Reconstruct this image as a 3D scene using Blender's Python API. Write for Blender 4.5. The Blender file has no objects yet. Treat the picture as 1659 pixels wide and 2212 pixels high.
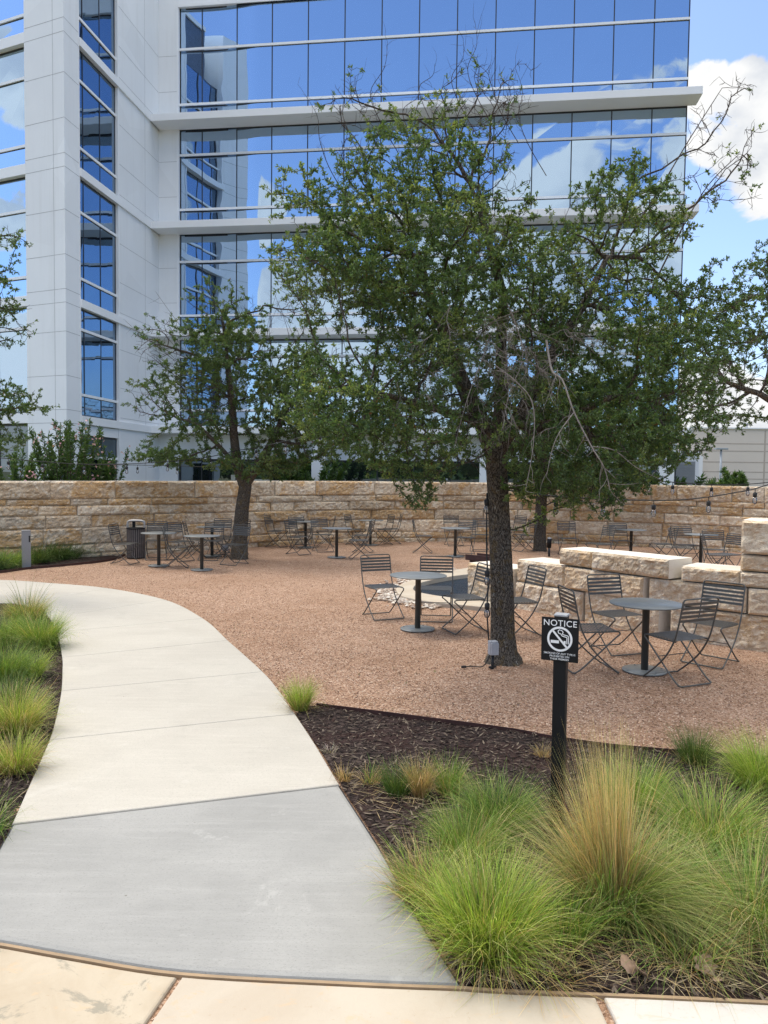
import bpy, bmesh, math, random
import numpy as np
from mathutils import Vector, Matrix, noise as mnoise
from mathutils.geometry import delaunay_2d_cdt
random.seed(11)
RNG = np.random.default_rng(11)
S = bpy.context.scene
COL = S.collection
R = math.radians

# ------------------------------------------------------------------ camera model
H = 2.05
F = 1662.0
CX, CY = 829.5, 1106.0
PITCH = math.atan(80.0 / F)
ROLL = R(0.68)
CAMROT = Matrix.Rotation(R(90) - PITCH, 3, 'X') @ Matrix.Rotation(ROLL, 3, 'Z')
def ray(x, y):
    return (CAMROT @ Vector(((x - CX) / F, -(y - CY) / F, -1.0))).normalized()
def G(x, y, z=0.0):                     # where a sight line meets the level z
    d = ray(x, y); t = (z - H) / d.z
    return Vector((d.x * t, d.y * t, z))
def at(x, y, Y):                        # the point of a sight line at distance Y
    d = ray(x, y); t = Y / d.y
    return Vector((d.x * t, Y, H + d.z * t))

# ------------------------------------------------------------------ object helpers
def tag(o, label=None, cat=None, group=None, kind=None):
    if label: o['label'] = label
    if cat: o['category'] = cat
    if group: o['group'] = group
    if kind: o['kind'] = kind
    return o
def empty(name, loc, rz=0.0):
    o = bpy.data.objects.new(name, None); COL.objects.link(o)
    o.empty_display_size = 0.2
    o.location = loc; o.rotation_euler = (0, 0, rz)
    return o
def link(name, me, parent=None, world=False):
    o = bpy.data.objects.new(name, me); COL.objects.link(o)
    if parent:
        o.parent = parent
        if world:
            L = Vector((0, 0, 0)); p = parent
            while p:
                L = L + Vector(p.location)
                if p.parent: L = L + p.matrix_parent_inverse.translation
                p = p.parent
            o.matrix_parent_inverse = Matrix.Translation(-L)
    return o
def copy_tree(o, parent=None):
    c = o.copy(); COL.objects.link(c)
    if parent: c.parent = parent
    for ch in [k for k in bpy.data.objects if k.parent == o]:
        copy_tree(ch, c)
    return c
def np_mesh(name, verts, faces, mats, col=None, smooth=False, midx=None):
    verts = np.asarray(verts, np.float32); faces = np.asarray(faces, np.int32)
    me = bpy.data.meshes.new(name)
    n, k = faces.shape
    me.vertices.add(len(verts)); me.vertices.foreach_set('co', verts.ravel())
    me.loops.add(n * k); me.loops.foreach_set('vertex_index', faces.ravel())
    me.polygons.add(n)
    me.polygons.foreach_set('loop_start', np.arange(0, n * k, k, dtype=np.int32))
    if midx is not None: me.polygons.foreach_set('material_index', np.asarray(midx, np.int32))
    me.polygons.foreach_set('use_smooth', np.full(n, smooth, bool))
    for m in (mats if isinstance(mats, (list, tuple)) else [mats]): me.materials.append(m)
    me.update(calc_edges=True)
    if col is not None:
        a = me.attributes.new('col', 'FLOAT_COLOR', 'POINT')
        c = np.ones((len(verts), 4), np.float32); c[:, :3] = col
        a.data.foreach_set('color', c.ravel())
    return me

class MB:
    def __init__(s): s.v = []; s.f = []; s.m = []; s.c = []; s.sm = []
    def add(s, vs, fs, m=0, col=(1, 1, 1), smooth=False):
        b = len(s.v); s.v += [tuple(v) for v in vs]
        s.f += [tuple(i + b for i in f) for f in fs]
        s.m += [m] * len(fs); s.sm += [smooth] * len(fs)
        s.c += [tuple(col)] * len(vs)
    def box(s, c, d, rz=0.0, m=0, col=(1, 1, 1)):
        x, y, z = d[0] / 2, d[1] / 2, d[2] / 2
        cs, sn = math.cos(rz), math.sin(rz)
        vs = []
        for k in (-z, z):
            for (i, j) in ((-x, -y), (x, -y), (x, y), (-x, y)):
                vs.append((c[0] + i * cs - j * sn, c[1] + i * sn + j * cs, c[2] + k))
        s.add(vs, [(3, 2, 1, 0), (4, 5, 6, 7), (0, 1, 5, 4), (1, 2, 6, 5), (2, 3, 7, 6), (3, 0, 4, 7)], m, col)
    def prism(s, poly, z0, z1, m=0, col=(1, 1, 1), bottom=True, mside=None):
        n = len(poly)
        vs = [(p[0], p[1], z0) for p in poly] + [(p[0], p[1], z1) for p in poly]
        a = sum(poly[i][0] * poly[(i + 1) % n][1] - poly[(i + 1) % n][0] * poly[i][1] for i in range(n))
        up = list(range(n, 2 * n)); dn = list(range(n - 1, -1, -1))
        sd = [(i, (i + 1) % n, n + (i + 1) % n, n + i) for i in range(n)]
        if a < 0:
            up.reverse(); dn.reverse(); sd = [tuple(reversed(q)) for q in sd]
        b = len(s.v)
        s.add(vs, [tuple(up)] + ([tuple(dn)] if bottom else []), m, col)
        s.f += [tuple(i + b for i in q) for q in sd]
        s.m += [m if mside is None else mside] * len(sd); s.sm += [False] * len(sd)
    def tube(s, pts, r, n=6, m=0, caps=True, col=(1, 1, 1), smooth=True):
        pts = [Vector(p) for p in pts]
        k = len(pts); rs = r if isinstance(r, (list, tuple)) else [r] * k
        vs = []; up = None
        for i in range(k):
            t = (pts[min(i + 1, k - 1)] - pts[max(i - 1, 0)]).normalized()
            if up is None:
                up = Vector((0, 0, 1)) if abs(t.z) < 0.9 else Vector((1, 0, 0))
            a = t.cross(up)
            if a.length < 1e-4: a = t.cross(Vector((0.3, 1, 0.2)))
            a.normalize(); b = a.cross(t).normalized(); up = b
            for j in range(n):
                w = 2 * math.pi * j / n
                vs.append(pts[i] + (a * math.cos(w) + b * math.sin(w)) * rs[i])
        fs = [(i * n + j, i * n + (j + 1) % n, (i + 1) * n + (j + 1) % n, (i + 1) * n + j) for i in range(k - 1) for j in range(n)]
        if caps: fs += [tuple(range(n - 1, -1, -1)), tuple(range((k - 1) * n, k * n))]
        s.add(vs, fs, m, col, smooth)
    def lathe(s, prof, n=24, c=(0, 0, 0), m=0, smooth=True, col=(1, 1, 1)):
        vs = []; k = len(prof)
        for (r, z) in prof:
            for j in range(n):
                w = 2 * math.pi * j / n
                vs.append((c[0] + r * math.cos(w), c[1] + r * math.sin(w), c[2] + z))
        fs = [(i * n + j, i * n + (j + 1) % n, (i + 1) * n + (j + 1) % n, (i + 1) * n + j) for i in range(k - 1) for j in range(n)]
        fs += [tuple(range(n - 1, -1, -1)), tuple(range((k - 1) * n, k * n))]
        s.add(vs, fs, m, col, smooth)
    def build(s, name, mats, parent=None, world=False, bevel=0, usecol=False):
        me = bpy.data.meshes.new(name); me.from_pydata(s.v, [], s.f)
        for q in (mats if isinstance(mats, (list, tuple)) else [mats]): me.materials.append(q)
        me.polygons.foreach_set('material_index', s.m); me.polygons.foreach_set('use_smooth', s.sm)
        if usecol:
            a = me.attributes.new('col', 'FLOAT_COLOR', 'POINT')
            c = np.ones((len(s.v), 4), np.float32); c[:, :3] = np.array(s.c); a.data.foreach_set('color', c.ravel())
        me.update()
        o = link(name, me, parent, world)
        if bevel:
            b = o.modifiers.new('soft', 'BEVEL'); b.width = bevel; b.segments = 2; b.limit_method = 'ANGLE'
        return o

def smooth_line(pts, n=8):
    P = [Vector(p) for p in pts]; out = []
    for i in range(len(P) - 1):
        p0 = P[max(i - 1, 0)]; p1 = P[i]; p2 = P[i + 1]; p3 = P[min(i + 2, len(P) - 1)]
        for k in range(n):
            t = k / n
            out.append(0.5 * ((2 * p1) + (p2 - p0) * t + (2 * p0 - 5 * p1 + 4 * p2 - p3) * t * t + (3 * p1 - p0 - 3 * p2 + p3) * t ** 3))
    out.append(P[-1]); return out
def inside(poly, x, y):
    r = False; n = len(poly); j = n - 1
    for i in range(n):
        xi, yi = poly[i][0], poly[i][1]; xj, yj = poly[j][0], poly[j][1]
        if (yi > y) != (yj > y) and x < (xj - xi) * (y - yi) / (yj - yi) + xi: r = not r
        j = i
    return r
def patch(name, poly, mat, z=0.0, spacing=None, zf=None, holes=(), parent=None):
    """A level sheet filling an outline, with optional holes and a fine grid for mounds."""
    vs = [Vector((p[0], p[1])) for p in poly]; n = len(vs)
    ed = [(i, (i + 1) % n) for i in range(n)]
    for h in holes:
        b = len(vs); vs += [Vector((p[0], p[1])) for p in h]; ed += [(b + i, b + (i + 1) % len(h)) for i in range(len(h))]
    if spacing:
        xs = [p[0] for p in poly]; ys = [p[1] for p in poly]
        x = min(xs)
        while x < max(xs):
            y = min(ys)
            while y < max(ys):
                q = (x + random.uniform(-.3, .3) * spacing, y + random.uniform(-.3, .3) * spacing)
                if inside(poly, *q): vs.append(Vector(q))
                y += spacing
            x += spacing
    r = delaunay_2d_cdt(vs, ed, [], 0, 1e-5)
    V, Fc = r[0], r[2]
    keep = []
    for f in Fc:
        cx = sum(V[i].x for i in f) / len(f); cy = sum(V[i].y for i in f) / len(f)
        if inside(poly, cx, cy) and not any(inside(h, cx, cy) for h in holes):
            a = (V[f[1]] - V[f[0]]).cross(V[f[2]] - V[f[0]])
            keep.append(tuple(f) if a > 0 else tuple(reversed(f)))
    me = bpy.data.meshes.new(name)
    me.from_pydata([(v.x, v.y, z + (zf(v.x, v.y) if zf else 0)) for v in V], [], keep)
    me.materials.append(mat)
    if zf: me.polygons.foreach_set('use_smooth', [True] * len(keep))
    me.update()
    return link(name, me, parent)

# ------------------------------------------------------------------ node helpers
class NT:
    def __init__(s, tree): s.t = tree; tree.nodes.clear()
    def n(s, typ, ins=None, **props):
        d = s.t.nodes.new(typ)
        for k, v in props.items(): setattr(d, k, v)
        for k, v in (ins or {}).items():
            i = d.inputs[k]
            if isinstance(v, bpy.types.NodeSocket): s.t.links.new(v, i)
            else: i.default_value = v
        return d
    def math(s, op, a, b=0.0, clamp=False):
        return s.n('ShaderNodeMath', {0: a, 1: b}, operation=op, use_clamp=clamp).outputs[0]
    def ramp(s, fac, stops, interp='LINEAR'):
        d = s.n('ShaderNodeValToRGB', {0: fac}); e = d.color_ramp; e.interpolation = interp
        while len(e.elements) < len(stops): e.elements.new(0.5)
        for q, (p, c) in zip(e.elements, stops):
            q.position = p; q.color = (c[0], c[1], c[2], 1) if isinstance(c, (tuple, list)) else (c, c, c, 1)
        return d.outputs[0]
    def mix(s, fac, a, b, blend='MIX'):
        def c(v): return v if isinstance(v, bpy.types.NodeSocket) else (v[0], v[1], v[2], 1)
        d = s.n('ShaderNodeMix', data_type='RGBA', blend_type=blend)
        for i, v in ((0, fac), (6, c(a)), (7, c(b))):
            if isinstance(v, bpy.types.NodeSocket): s.t.links.new(v, d.inputs[i])
            else: d.inputs[i].default_value = v
        return d.outputs[2]
    def noise(s, vec, scale, detail=4, rough=0.55, dist=0.0, out=0):
        return s.n('ShaderNodeTexNoise', {'Vector': vec, 'Scale': scale, 'Detail': detail, 'Roughness': rough, 'Distortion': dist}).outputs[out]
    def voro(s, vec, scale, feature='F1', out='Distance', rnd=1.0):
        return s.n('ShaderNodeTexVoronoi', {'Vector': vec, 'Scale': scale, 'Randomness': rnd}, feature=feature).outputs[out]
    def mr(s, v, a, b, c=0.0, d=1.0, it='SMOOTHSTEP'):
        return s.n('ShaderNodeMapRange', {0: v, 1: a, 2: b, 3: c, 4: d}, interpolation_type=it).outputs[0]
    def pos(s): return s.n('ShaderNodeNewGeometry').outputs['Position']
    def scl(s, vec, k): return s.n('ShaderNodeVectorMath', {0: vec, 1: k}, operation='MULTIPLY').outputs[0]
    def bump(s, h, st=0.5, dist=0.01, nrm=None):
        i = {'Strength': st, 'Distance': dist, 'Height': h}
        if nrm is not None: i['Normal'] = nrm
        return s.n('ShaderNodeBump', i).outputs[0]
    def out(s, sh): s.n('ShaderNodeOutputMaterial', {'Surface': sh})
    def bsdf(s, col, rough=0.6, metal=0.0, nrm=None, spec=0.5, **kw):
        i = {'Base Color': col if isinstance(col, bpy.types.NodeSocket) else (*col, 1), 'Roughness': rough, 'Metallic': metal, 'Specular IOR Level': spec}
        if nrm is not None: i['Normal'] = nrm
        i.update(kw)
        return s.n('ShaderNodeBsdfPrincipled', i).outputs[0]
def mat(name):
    m = bpy.data.materials.new(name); m.use_nodes = True
    return m, NT(m.node_tree)
def plain(name, col, rough=0.5, metal=0.0, var=0.12, scale=6.0, bump=0.0, spec=0.5):
    m, n = mat(name); p = n.pos()
    f = n.noise(p, scale, 5, 0.6)
    k = n.mr(f, 0.3, 0.7, 1 - var, 1 + var, 'LINEAR')
    c = n.n('ShaderNodeVectorMath', {0: (*col,), 1: k}, operation='MULTIPLY').outputs[0]
    r = n.mr(f, 0.3, 0.7, max(rough - .08, 0.02), min(rough + .08, 1), 'LINEAR')
    nr = n.bump(n.noise(p, scale * 25, 3), bump, 0.003) if bump else None
    n.out(n.bsdf(c, r, metal, nr, spec))
    return m
# ------------------------------------------------------------------ materials
M = {}
def concrete(name, c0, c1, c2, spots):
    m, n = mat(name); p = n.pos()
    big = n.noise(p, 0.9, 5, 0.6, 0.4)
    st = n.noise(n.scl(p, (0.9, 9.0, 1.0)), 1.6, 6, 0.65)           # broom and wash streaks across the path
    fine = n.noise(p, 55, 4, 0.7)
    c = n.mix(n.mr(big, .35, .65), c0, c1)
    c = n.mix(n.mr(n.noise(p, 2.2, 7, .7, .5), .52, .72, 0, .4), c, [x * .72 for x in c0])
    c = n.mix(n.mr(st, .45, .75, 0, .55), c, c2)
    c = n.mix(n.mr(fine, .3, .75, 0, .3), c, [x * .8 for x in c0])
    gr = n.noise(p, 420, 2, 0.7)
    pit = n.noise(n.scl(p, (.6, 1.6, 1)), 150, 3, .75)
    c = n.mix(n.mr(pit, .56, .68, 0, .75), c, [x * .5 for x in c0])
    ln = n.noise(n.scl(p, (.5, 26, 1)), 5, 4, .7)
    c = n.mix(n.mr(ln, .52, .72, 0, .28), c, [x * .62 for x in c0])
    c = n.mix(n.mr(gr, .35, .7, .0, .22), c, [x * .6 for x in c0])
    blot = n.noise(p, 2.7, 8, 0.68, 0.6)
    c = n.mix(n.mr(blot, .6, .68, 0, spots), c, (.62, .61, .57))       # pale dried splashes
    fl = n.voro(p, 5.5); fk = n.mr(fl, .02, .045, 1, 0)
    c = n.mix(n.math('MULTIPLY', fk, n.mr(n.noise(p, 3.1), .52, .56, 0, .8)), c, (.12, .10, .08))
    h = n.math('ADD', n.math('MULTIPLY', fine, .5), n.math('MULTIPLY', n.noise(n.scl(p, (1, 30, 1)), 8, 3), .6))
    n.out(n.bsdf(c, .82, nrm=n.bump(h, .35, .004), spec=.25))
    return m
M['cream'] = concrete('pale_concrete', (.475, .445, .385), (.43, .40, .345), (.52, .49, .425), .12)
M['grey'] = concrete('grey_concrete', (.335, .33, .31), (.275, .272, .256), (.37, .365, .343), .15)

def limestone(name, dark=1.0, org=.8, sc=1.0):
    m, n = mat(name); p = n.pos()
    at_ = n.n('ShaderNodeAttribute', attribute_name='col').outputs
    sep = n.n('ShaderNodeSeparateColor', {0: at_['Color']}).outputs
    q = n.n('ShaderNodeVectorMath', {0: p, 1: n.scl(at_['Color'], (19, 13, 7))}, operation='ADD').outputs[0]
    a = n.noise(q, 2.2 * sc, 7, .62, .8)
    b = n.noise(q, 4.5 * sc, 6, .6, 1.2)
    c = n.mix(n.mr(a, .38, .62), (.61, .49, .35), (.47, .35, .23))
    c = n.mix(n.mr(b, .50, .60, 0, .75), c, (.68, .60, .48))
    o = n.math('ADD', n.noise(q, 1.7 * sc, 6, .6, .5), n.math('MULTIPLY', sep[0], .2))
    c = n.mix(n.mr(o, .60, .68, 0, org), c, (.47, .285, .12))
    g = n.math('ADD', n.noise(n.scl(q, (1, 1, .6)), 3.3 * sc, 8, .68, .7), n.math('MULTIPLY', sep[1], .12))
    c = n.mix(n.mr(g, .62, .74, 0, .5), c, (.36, .30, .25))
    c = n.mix(n.mr(n.noise(p, 34, 6, .75), .44, .68, 0, .40), c, (.27, .20, .135))
    c = n.mix(n.mr(n.noise(n.scl(p, (1, 1, 1.7)), 11, 8, .7, .9), .50, .60, 0, .5), c, (.66, .58, .46))
    tone = n.mr(sep[2], 0, 1, .78 * dark, 1.12 * dark, 'LINEAR')
    c = n.scl(c, tone)
    h = n.math('ADD', n.noise(p, 7 * sc, 9, .68, .9), n.math('MULTIPLY', n.voro(p, 9 * sc, 'F1'), .6))
    n.out(n.bsdf(c, .9, nrm=n.bump(h, 1.0, .06), spec=.2))
    return m
M['wall'] = limestone('split_limestone', 1.25, .85)
M['block'] = limestone('quarry_limestone', 1.24, .38, sc=.8)
def sawn():
    m, n = mat('sawn_limestone'); p = n.pos()
    a = n.noise(p, 1.6, 6, .6, .3)
    c = n.mix(n.mr(a, .35, .65), (.73, .675, .59), (.64, .575, .48))
    c = n.mix(n.mr(n.noise(n.scl(p, (1, 1, 9)), 4, 5), .55, .75, 0, .5), c, (.55, .46, .34))
    n.out(n.bsdf(c, .75, nrm=n.bump(n.noise(p, 60, 4), .25, .003), spec=.25)); return m
M['sawn'] = sawn()
def paver(name, c0, c1, stain):
    m, n = mat(name); p = n.pos()
    c = n.mix(n.mr(n.noise(p, 1.8, 7, .6, .6), .35, .65), c0, c1)
    c = n.mix(n.mr(n.noise(n.scl(p, (1, 1.8, 1)), 7, 6, .65, .8), .56, .66, 0, .45), c, (.50, .36, .22))
    c = n.mix(n.mr(n.noise(p, 30, 5, .7), .62, .72, 0, .5), c, (.36, .27, .18))
    if stain:
        s_ = n.noise(p, 2.6, 9, .72, .6)
        c = n.mix(n.mr(s_, .53, .60, 0, .8), c, (.24, .22, .17))
    n.out(n.bsdf(c, .8, nrm=n.bump(n.noise(p, 24, 6, .65, .6), .35, .006), spec=.25)); return m
M['paver_warm'] = paver('warm_limestone_paver', (.455, .40, .32), (.415, .35, .27), False)
M['paver_stained'] = paver('stained_limestone_paver', (.45, .385, .29), (.38, .31, .22), True)
M['paver_white'] = paver('white_limestone_paver', (.53, .50, .455), (.49, .46, .415), False)

def gravel(name, cols, sc, bstr=.9):
    m, n = mat(name); p = n.pos()
    v = n.n('ShaderNodeTexVoronoi', {'Vector': n.n('ShaderNodeVectorMath', {0: p, 1: n.scl(n.noise(p, 30, 2, out=1), (.02, .02, .02))}, operation='ADD').outputs[0], 'Scale': sc, 'Randomness': 1.0})
    cell = n.n('ShaderNodeSeparateColor', {0: v.outputs['Color']}).outputs[0]
    c = n.ramp(cell, cols)
    big = n.noise(p, .55, 5, .6, .5)
    c = n.mix(n.mr(big, .42, .66, 0, .45), c, (.30, .175, .105))        # damper drifts
    mid = n.noise(p, 5.0, 5, .7, .6)
    c = n.mix(n.mr(mid, .48, .70, 0, .42), c, (.22, .125, .075))
    c = n.mix(n.mr(n.noise(p, 17, 5, .75), .60, .70, 0, .7), c, (.12, .075, .05))
    h = n.math('ADD', n.math('SUBTRACT', 1.0, n.math('MULTIPLY', v.outputs['Distance'], 1.3)), n.math('MULTIPLY', mid, 1.2))
    n.out(n.bsdf(c, .92, nrm=n.bump(h, bstr, .012), spec=.15)); return m
M['gravel'] = gravel('tan_granite_gravel', [(0, (.20, .118, .075)), (.35, (.36, .222, .145)), (.7, (.455, .295, .20)), (1, (.60, .45, .35))], 78)
def attr_mat(name, rough=.85, trans=0.0, spec=.3, gain=1.0, sheen=None):
    m, n = mat(name)
    c = n.n('ShaderNodeAttribute', attribute_name='col').outputs['Color']
    b = n.bsdf(c, rough, spec=spec)
    if trans:
        t = n.n('ShaderNodeBsdfTranslucent', {'Color': n.mix(1.0, c, (1.25, 1.2, .55), 'MULTIPLY')}).outputs[0]
        b = n.n('ShaderNodeMixShader', {0: trans, 1: b, 2: t}).outputs[0]
    n.out(b); return m
M['pebble'] = attr_mat('loose_stone', .9, 0, .2)
M['chip'] = attr_mat('bark_chip', .9, 0, .15)
M['leaf'] = attr_mat('leaf', .40, .40, .5)
M['blade'] = attr_mat('grass_blade', .55, .35, .35)
M['petal'] = attr_mat('petal', .6, .3, .3)
def mulch():
    m, n = mat('dark_bark_mulch'); p = n.pos()
    w = n.noise(p, 14, 3, out=1)
    q = n.n('ShaderNodeVectorMath', {0: n.scl(p, (1, 2.2, 1)), 1: n.scl(w, (.12, .12, .12))}, operation='ADD').outputs[0]
    v = n.n('ShaderNodeTexVoronoi', {'Vector': q, 'Scale': 28.0})
    cell = n.n('ShaderNodeSeparateColor', {0: v.outputs['Color']}).outputs[0]
    c = n.ramp(cell, [(0, (.012, .009, .008)), (.5, (.035, .024, .021)), (.85, (.06, .042, .036)), (1, (.12, .09, .075))])
    c = n.mix(n.mr(n.noise(p, 1.6, 4), .45, .6, 0, .5), c, (.05, .026, .022))
    h = n.math('ADD', v.outputs['Distance'], n.math('MULTIPLY', n.noise(p, 35, 5, .7), 1.2))
    n.out(n.bsdf(c, .9, nrm=n.bump(h, 1.0, .02), spec=.15)); return m
M['mulch'] = mulch()
def soil():
    m, n = mat('rough_lawn_and_soil'); p = n.pos()
    c = n.mix(n.mr(n.noise(p, .08, 6), .4, .6), (.10, .12, .045), (.17, .14, .085))
    c = n.mix(n.mr(n.noise(p, 3, 6, .7), .35, .7, 0, .6), c, (.06, .075, .03))
    n.out(n.bsdf(c, .95, spec=.1)); return m
M['soil'] = soil()
def bark(name, c0, c1, c2):
    m, n = mat(name); p = n.pos()
    w = n.n('ShaderNodeVectorMath', {0: n.scl(p, (1, 1, .22)), 1: n.scl(n.noise(p, 6, 4, out=1), (.10, .10, .05))}, operation='ADD').outputs[0]
    v = n.voro(w, 70, 'DISTANCE_TO_EDGE')
    f = n.mr(v, .0, .16)
    c = n.mix(f, c0, c1)
    c = n.mix(n.mr(n.noise(p, 9, 5, .7), .52, .62, 0, .55), c, c2)
    li = n.math('MULTIPLY', n.mr(n.noise(p, 22, 5, .7), .60, .66), .6)
    c = n.mix(li, c, (.34, .33, .29))
    h = n.math('ADD', f, n.math('MULTIPLY', n.noise(p, 60, 4), .4))
    n.out(n.bsdf(c, .92, nrm=n.bump(h, .9, .02), spec=.12)); return m
M['bark'] = bark('oak_bark', (.045, .037, .03), (.165, .14, .112), (.18, .125, .055))
M['twig'] = bark('oak_twig', (.06, .045, .036), (.14, .105, .085), (.12, .085, .065))
M['dead'] = plain('dead_grey_branch', (.30, .265, .235), .9, var=.35, scale=30, spec=.1)
M['steel'] = plain('powder_coated_steel', (.082, .081, .074), .42, .25, .15, 9, .05)
M['tabletop'] = plain('table_steel', (.185, .195, .19), .38, .2, .12, 5, .04)
M['black'] = plain('black_paint', (.010, .010, .011), .55, 0, .2, 8, .05, .2)
M['white_ink'] = plain('white_print', (.80, .80, .80), .5, 0, .02)
M['rubber'] = plain('black_cable', (.012, .012, .012), .6)
M['pvc'] = plain('grey_plastic_box', (.30, .31, .33), .5, 0, .1, 20)
M['bollard'] = plain('silver_grey_metal', (.26, .265, .275), .45, .3, .06, 4)
M['dark_void'] = plain('dark_recess', (.02, .02, .022), .5)
M['slat_wood'] = plain('weathered_slat', (.12, .105, .10), .7, 0, .25, 12, .1)
M['bin_metal'] = plain('brushed_bin_metal', (.42, .41, .40), .4, .4, .08, 8)
M['rust'] = plain('rusty_edging_steel', (.055, .022, .018), .7, .2, .35, 14, .2)
M['joint'] = plain('tan_joint_filler', (.30, .21, .125), .85, 0, .18, 7, .3)
M['sealant'] = plain('grey_sealant', (.42, .43, .44), .8)
def panel():
    m, n = mat('white_precast_panel'); p = n.pos()
    a = n.noise(p, .35, 5, .6); st = n.noise(n.scl(p, (1, 1, .06)), 2.4, 5, .65)
    c = n.mix(n.mr(a, .35, .65), (.80, .82, .832), (.765, .785, .80))
    c = n.mix(n.mr(st, .5, .75, 0, .35), c, (.66, .665, .66))
    cell = n.voro(n.scl(p, (.24, .24, .36)), 1.0, out='Color')
    gy = n.n('ShaderNodeSeparateColor', {0: cell}).outputs[0]
    c = n.scl(c, n.mr(gy, 0, 1, .96, 1.02, 'LINEAR'))
    n.out(n.bsdf(c, .65, nrm=n.bump(n.noise(p, 40, 4), .08, .004), spec=.3)); return m
M['panel'] = panel()
M['ledge'] = plain('white_metal_ledge', (.80, .815, .825), .5, 0, .03, .5, 0, .3)
M['alu'] = plain('pale_aluminium_transom', (.80, .82, .84), .45, .0, .04, 1)
M['mullion'] = plain('dark_glazing_joint', (.022, .026, .034), .35)
M['garage'] = plain('beige_precast', (.62, .555, .49), .85, 0, .04, .25, .05)
M['garage_line'] = plain('beige_groove', (.42, .36, .31), .9)
M['lamp_pole'] = plain('grey_lamp_pole', (.30, .33, .36), .5, .3)
M['white_render'] = plain('white_render_wall', (.72, .73, .75), .8, 0, .03, .3)
M['dry_leaf'] = plain('dry_brown_leaf', (.30, .20, .135), .8, 0, .3, 25, .2)
def glass(name, refl, base, wob):
    m, n = mat(name); p = n.pos()
    w = n.noise(p, .42, 2, .5)
    nr = n.bump(w, wob, .05)
    g = n.n('ShaderNodeBsdfGlossy', {'Color': (*refl, 1), 'Roughness': 0.0, 'Normal': nr}).outputs[0]
    d = n.bsdf(base, .25, spec=.5)
    lw = n.n('ShaderNodeLayerWeight', {'Blend': .35}).outputs['Facing']
    f = n.mr(lw, 0, 1, .80, .97, 'LINEAR')
    n.out(n.n('ShaderNodeMixShader', {0: f, 1: d, 2: g}).outputs[0]); return m
M['glass'] = glass('blue_mirror_glazing', (.54, .71, .91), (.012, .03, .065), .20)
M['glass_side'] = glass('dark_navy_glazing', (.29, .39, .51), (.012, .022, .045), .20)
M['glass_dark'] = glass('dark_ground_floor_glazing', (.22, .27, .31), (.02, .03, .04), .06)
def bulbglass():
    m, n = mat('clear_bulb_glass')
    a = n.n('ShaderNodeBsdfTransparent', {'Color': (.93, .93, .93, 1)}).outputs[0]
    b = n.n('ShaderNodeBsdfGlossy', {'Color': (.95, .95, .95, 1), 'Roughness': .03}).outputs[0]
    c = n.bsdf((.75, .74, .70), .3)
    f = n.n('ShaderNodeLayerWeight', {'Blend': .45}).outputs['Fresnel']
    s_ = n.n('ShaderNodeMixShader', {0: .07, 1: a, 2: c}).outputs[0]
    n.out(n.n('ShaderNodeMixShader', {0: f, 1: s_, 2: b}).outputs[0]); return m
M['bulb'] = bulbglass()
def water():
    m, n = mat('dark_pond_water'); p = n.pos()
    h = n.math('ADD', n.noise(n.scl(p, (1, 2, 1)), 9, 3, .5, .6), n.math('MULTIPLY', n.noise(p, 30, 2), .3))
    n.out(n.bsdf((.010, .020, .034), .06, nrm=n.bump(h, .5, .02), spec=.25, IOR=1.12)); return m
M['water'] = water()

# ------------------------------------------------------------------ world, sun, camera
UB = Vector((math.cos(R(7.4)), -math.sin(R(7.4)), 0)); VB = Vector((-math.sin(R(7.4)), -math.cos(R(7.4)), 0))
VA0 = Vector((-math.sin(R(24)), -math.cos(R(24)), 0))
def refl_a(x, y):
    d = ray(x, y); return d - 2 * d.dot(VA0) * VA0
def refl(x, y):
    d = ray(x, y); return d - 2 * d.dot(VB) * VB
SUN_AZ, SUN_EL = R(-52), R(60)
w = bpy.data.worlds.new('World'); S.world = w; w.use_nodes = True
n = NT(w.node_tree)
sky = n.n('ShaderNodeTexSky', sky_type='NISHITA', sun_disc=False, sun_elevation=SUN_EL, sun_rotation=SUN_AZ % (2 * math.pi), altitude=150, air_density=1.0, dust_density=1.6, ozone_density=2.0).outputs[0]
d = n.n('ShaderNodeTexCoord').outputs['Generated']
z = n.n('ShaderNodeSeparateXYZ', {0: d}).outputs[2]
big = n.noise(n.scl(d, (1, 1, 1.9)), 3.2, 3, .5, .2)
fine = n.noise(n.scl(d, (1, 1, 1.5)), 8.5, 9, .58, .35)
blobs = [(ray(1520, 215), 2.6), (ray(1570, 245), 3.2), (ray(1640, 290), 3.2), (ray(1525, 285), 2.2), (ray(1740, 300), 5),
         (refl(1420, 330), 6.5), (refl(1330, 400), 5.5), (refl(1230, 430), 4.5), (refl(1150, 480), 4), (refl(1450, 420), 6),
         (refl(640, 665), 4.5), (refl(720, 680), 4), (refl(548, 455), 2.6), (refl(560, 690), 3.5), (refl(1000, 640), 6), (refl(1300, 640), 7),
         (refl_a(20, 160), 3.0), (refl_a(15, 450), 2.6), (refl_a(30, 780), 4), (refl_a(10, 900), 4), (refl(850, 780), 7), (refl(640, 800), 5), (ray(1600, 930), 6), (ray(1700, 950), 6)]
acc = None
for v, r in blobs:
    dt = n.n('ShaderNodeVectorMath', {0: d, 1: tuple(v)}, operation='DOT_PRODUCT').outputs['Value']
    f = n.mr(dt, math.cos(R(r * 1.25)), math.cos(R(r * .35)))
    acc = f if acc is None else n.math('MAXIMUM', acc, f)
den = n.math('ADD', n.math('MULTIPLY', fine, 1.0), n.math('MULTIPLY', acc, .36))
den = n.math('ADD', den, n.math('MULTIPLY', n.mr(big, .52, .68), .14))
cov = n.mr(den, .715, .80)
low = n.mr(z, .02, .15, .55, 0)                       # pale hazy cumulus band down at the horizon
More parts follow.
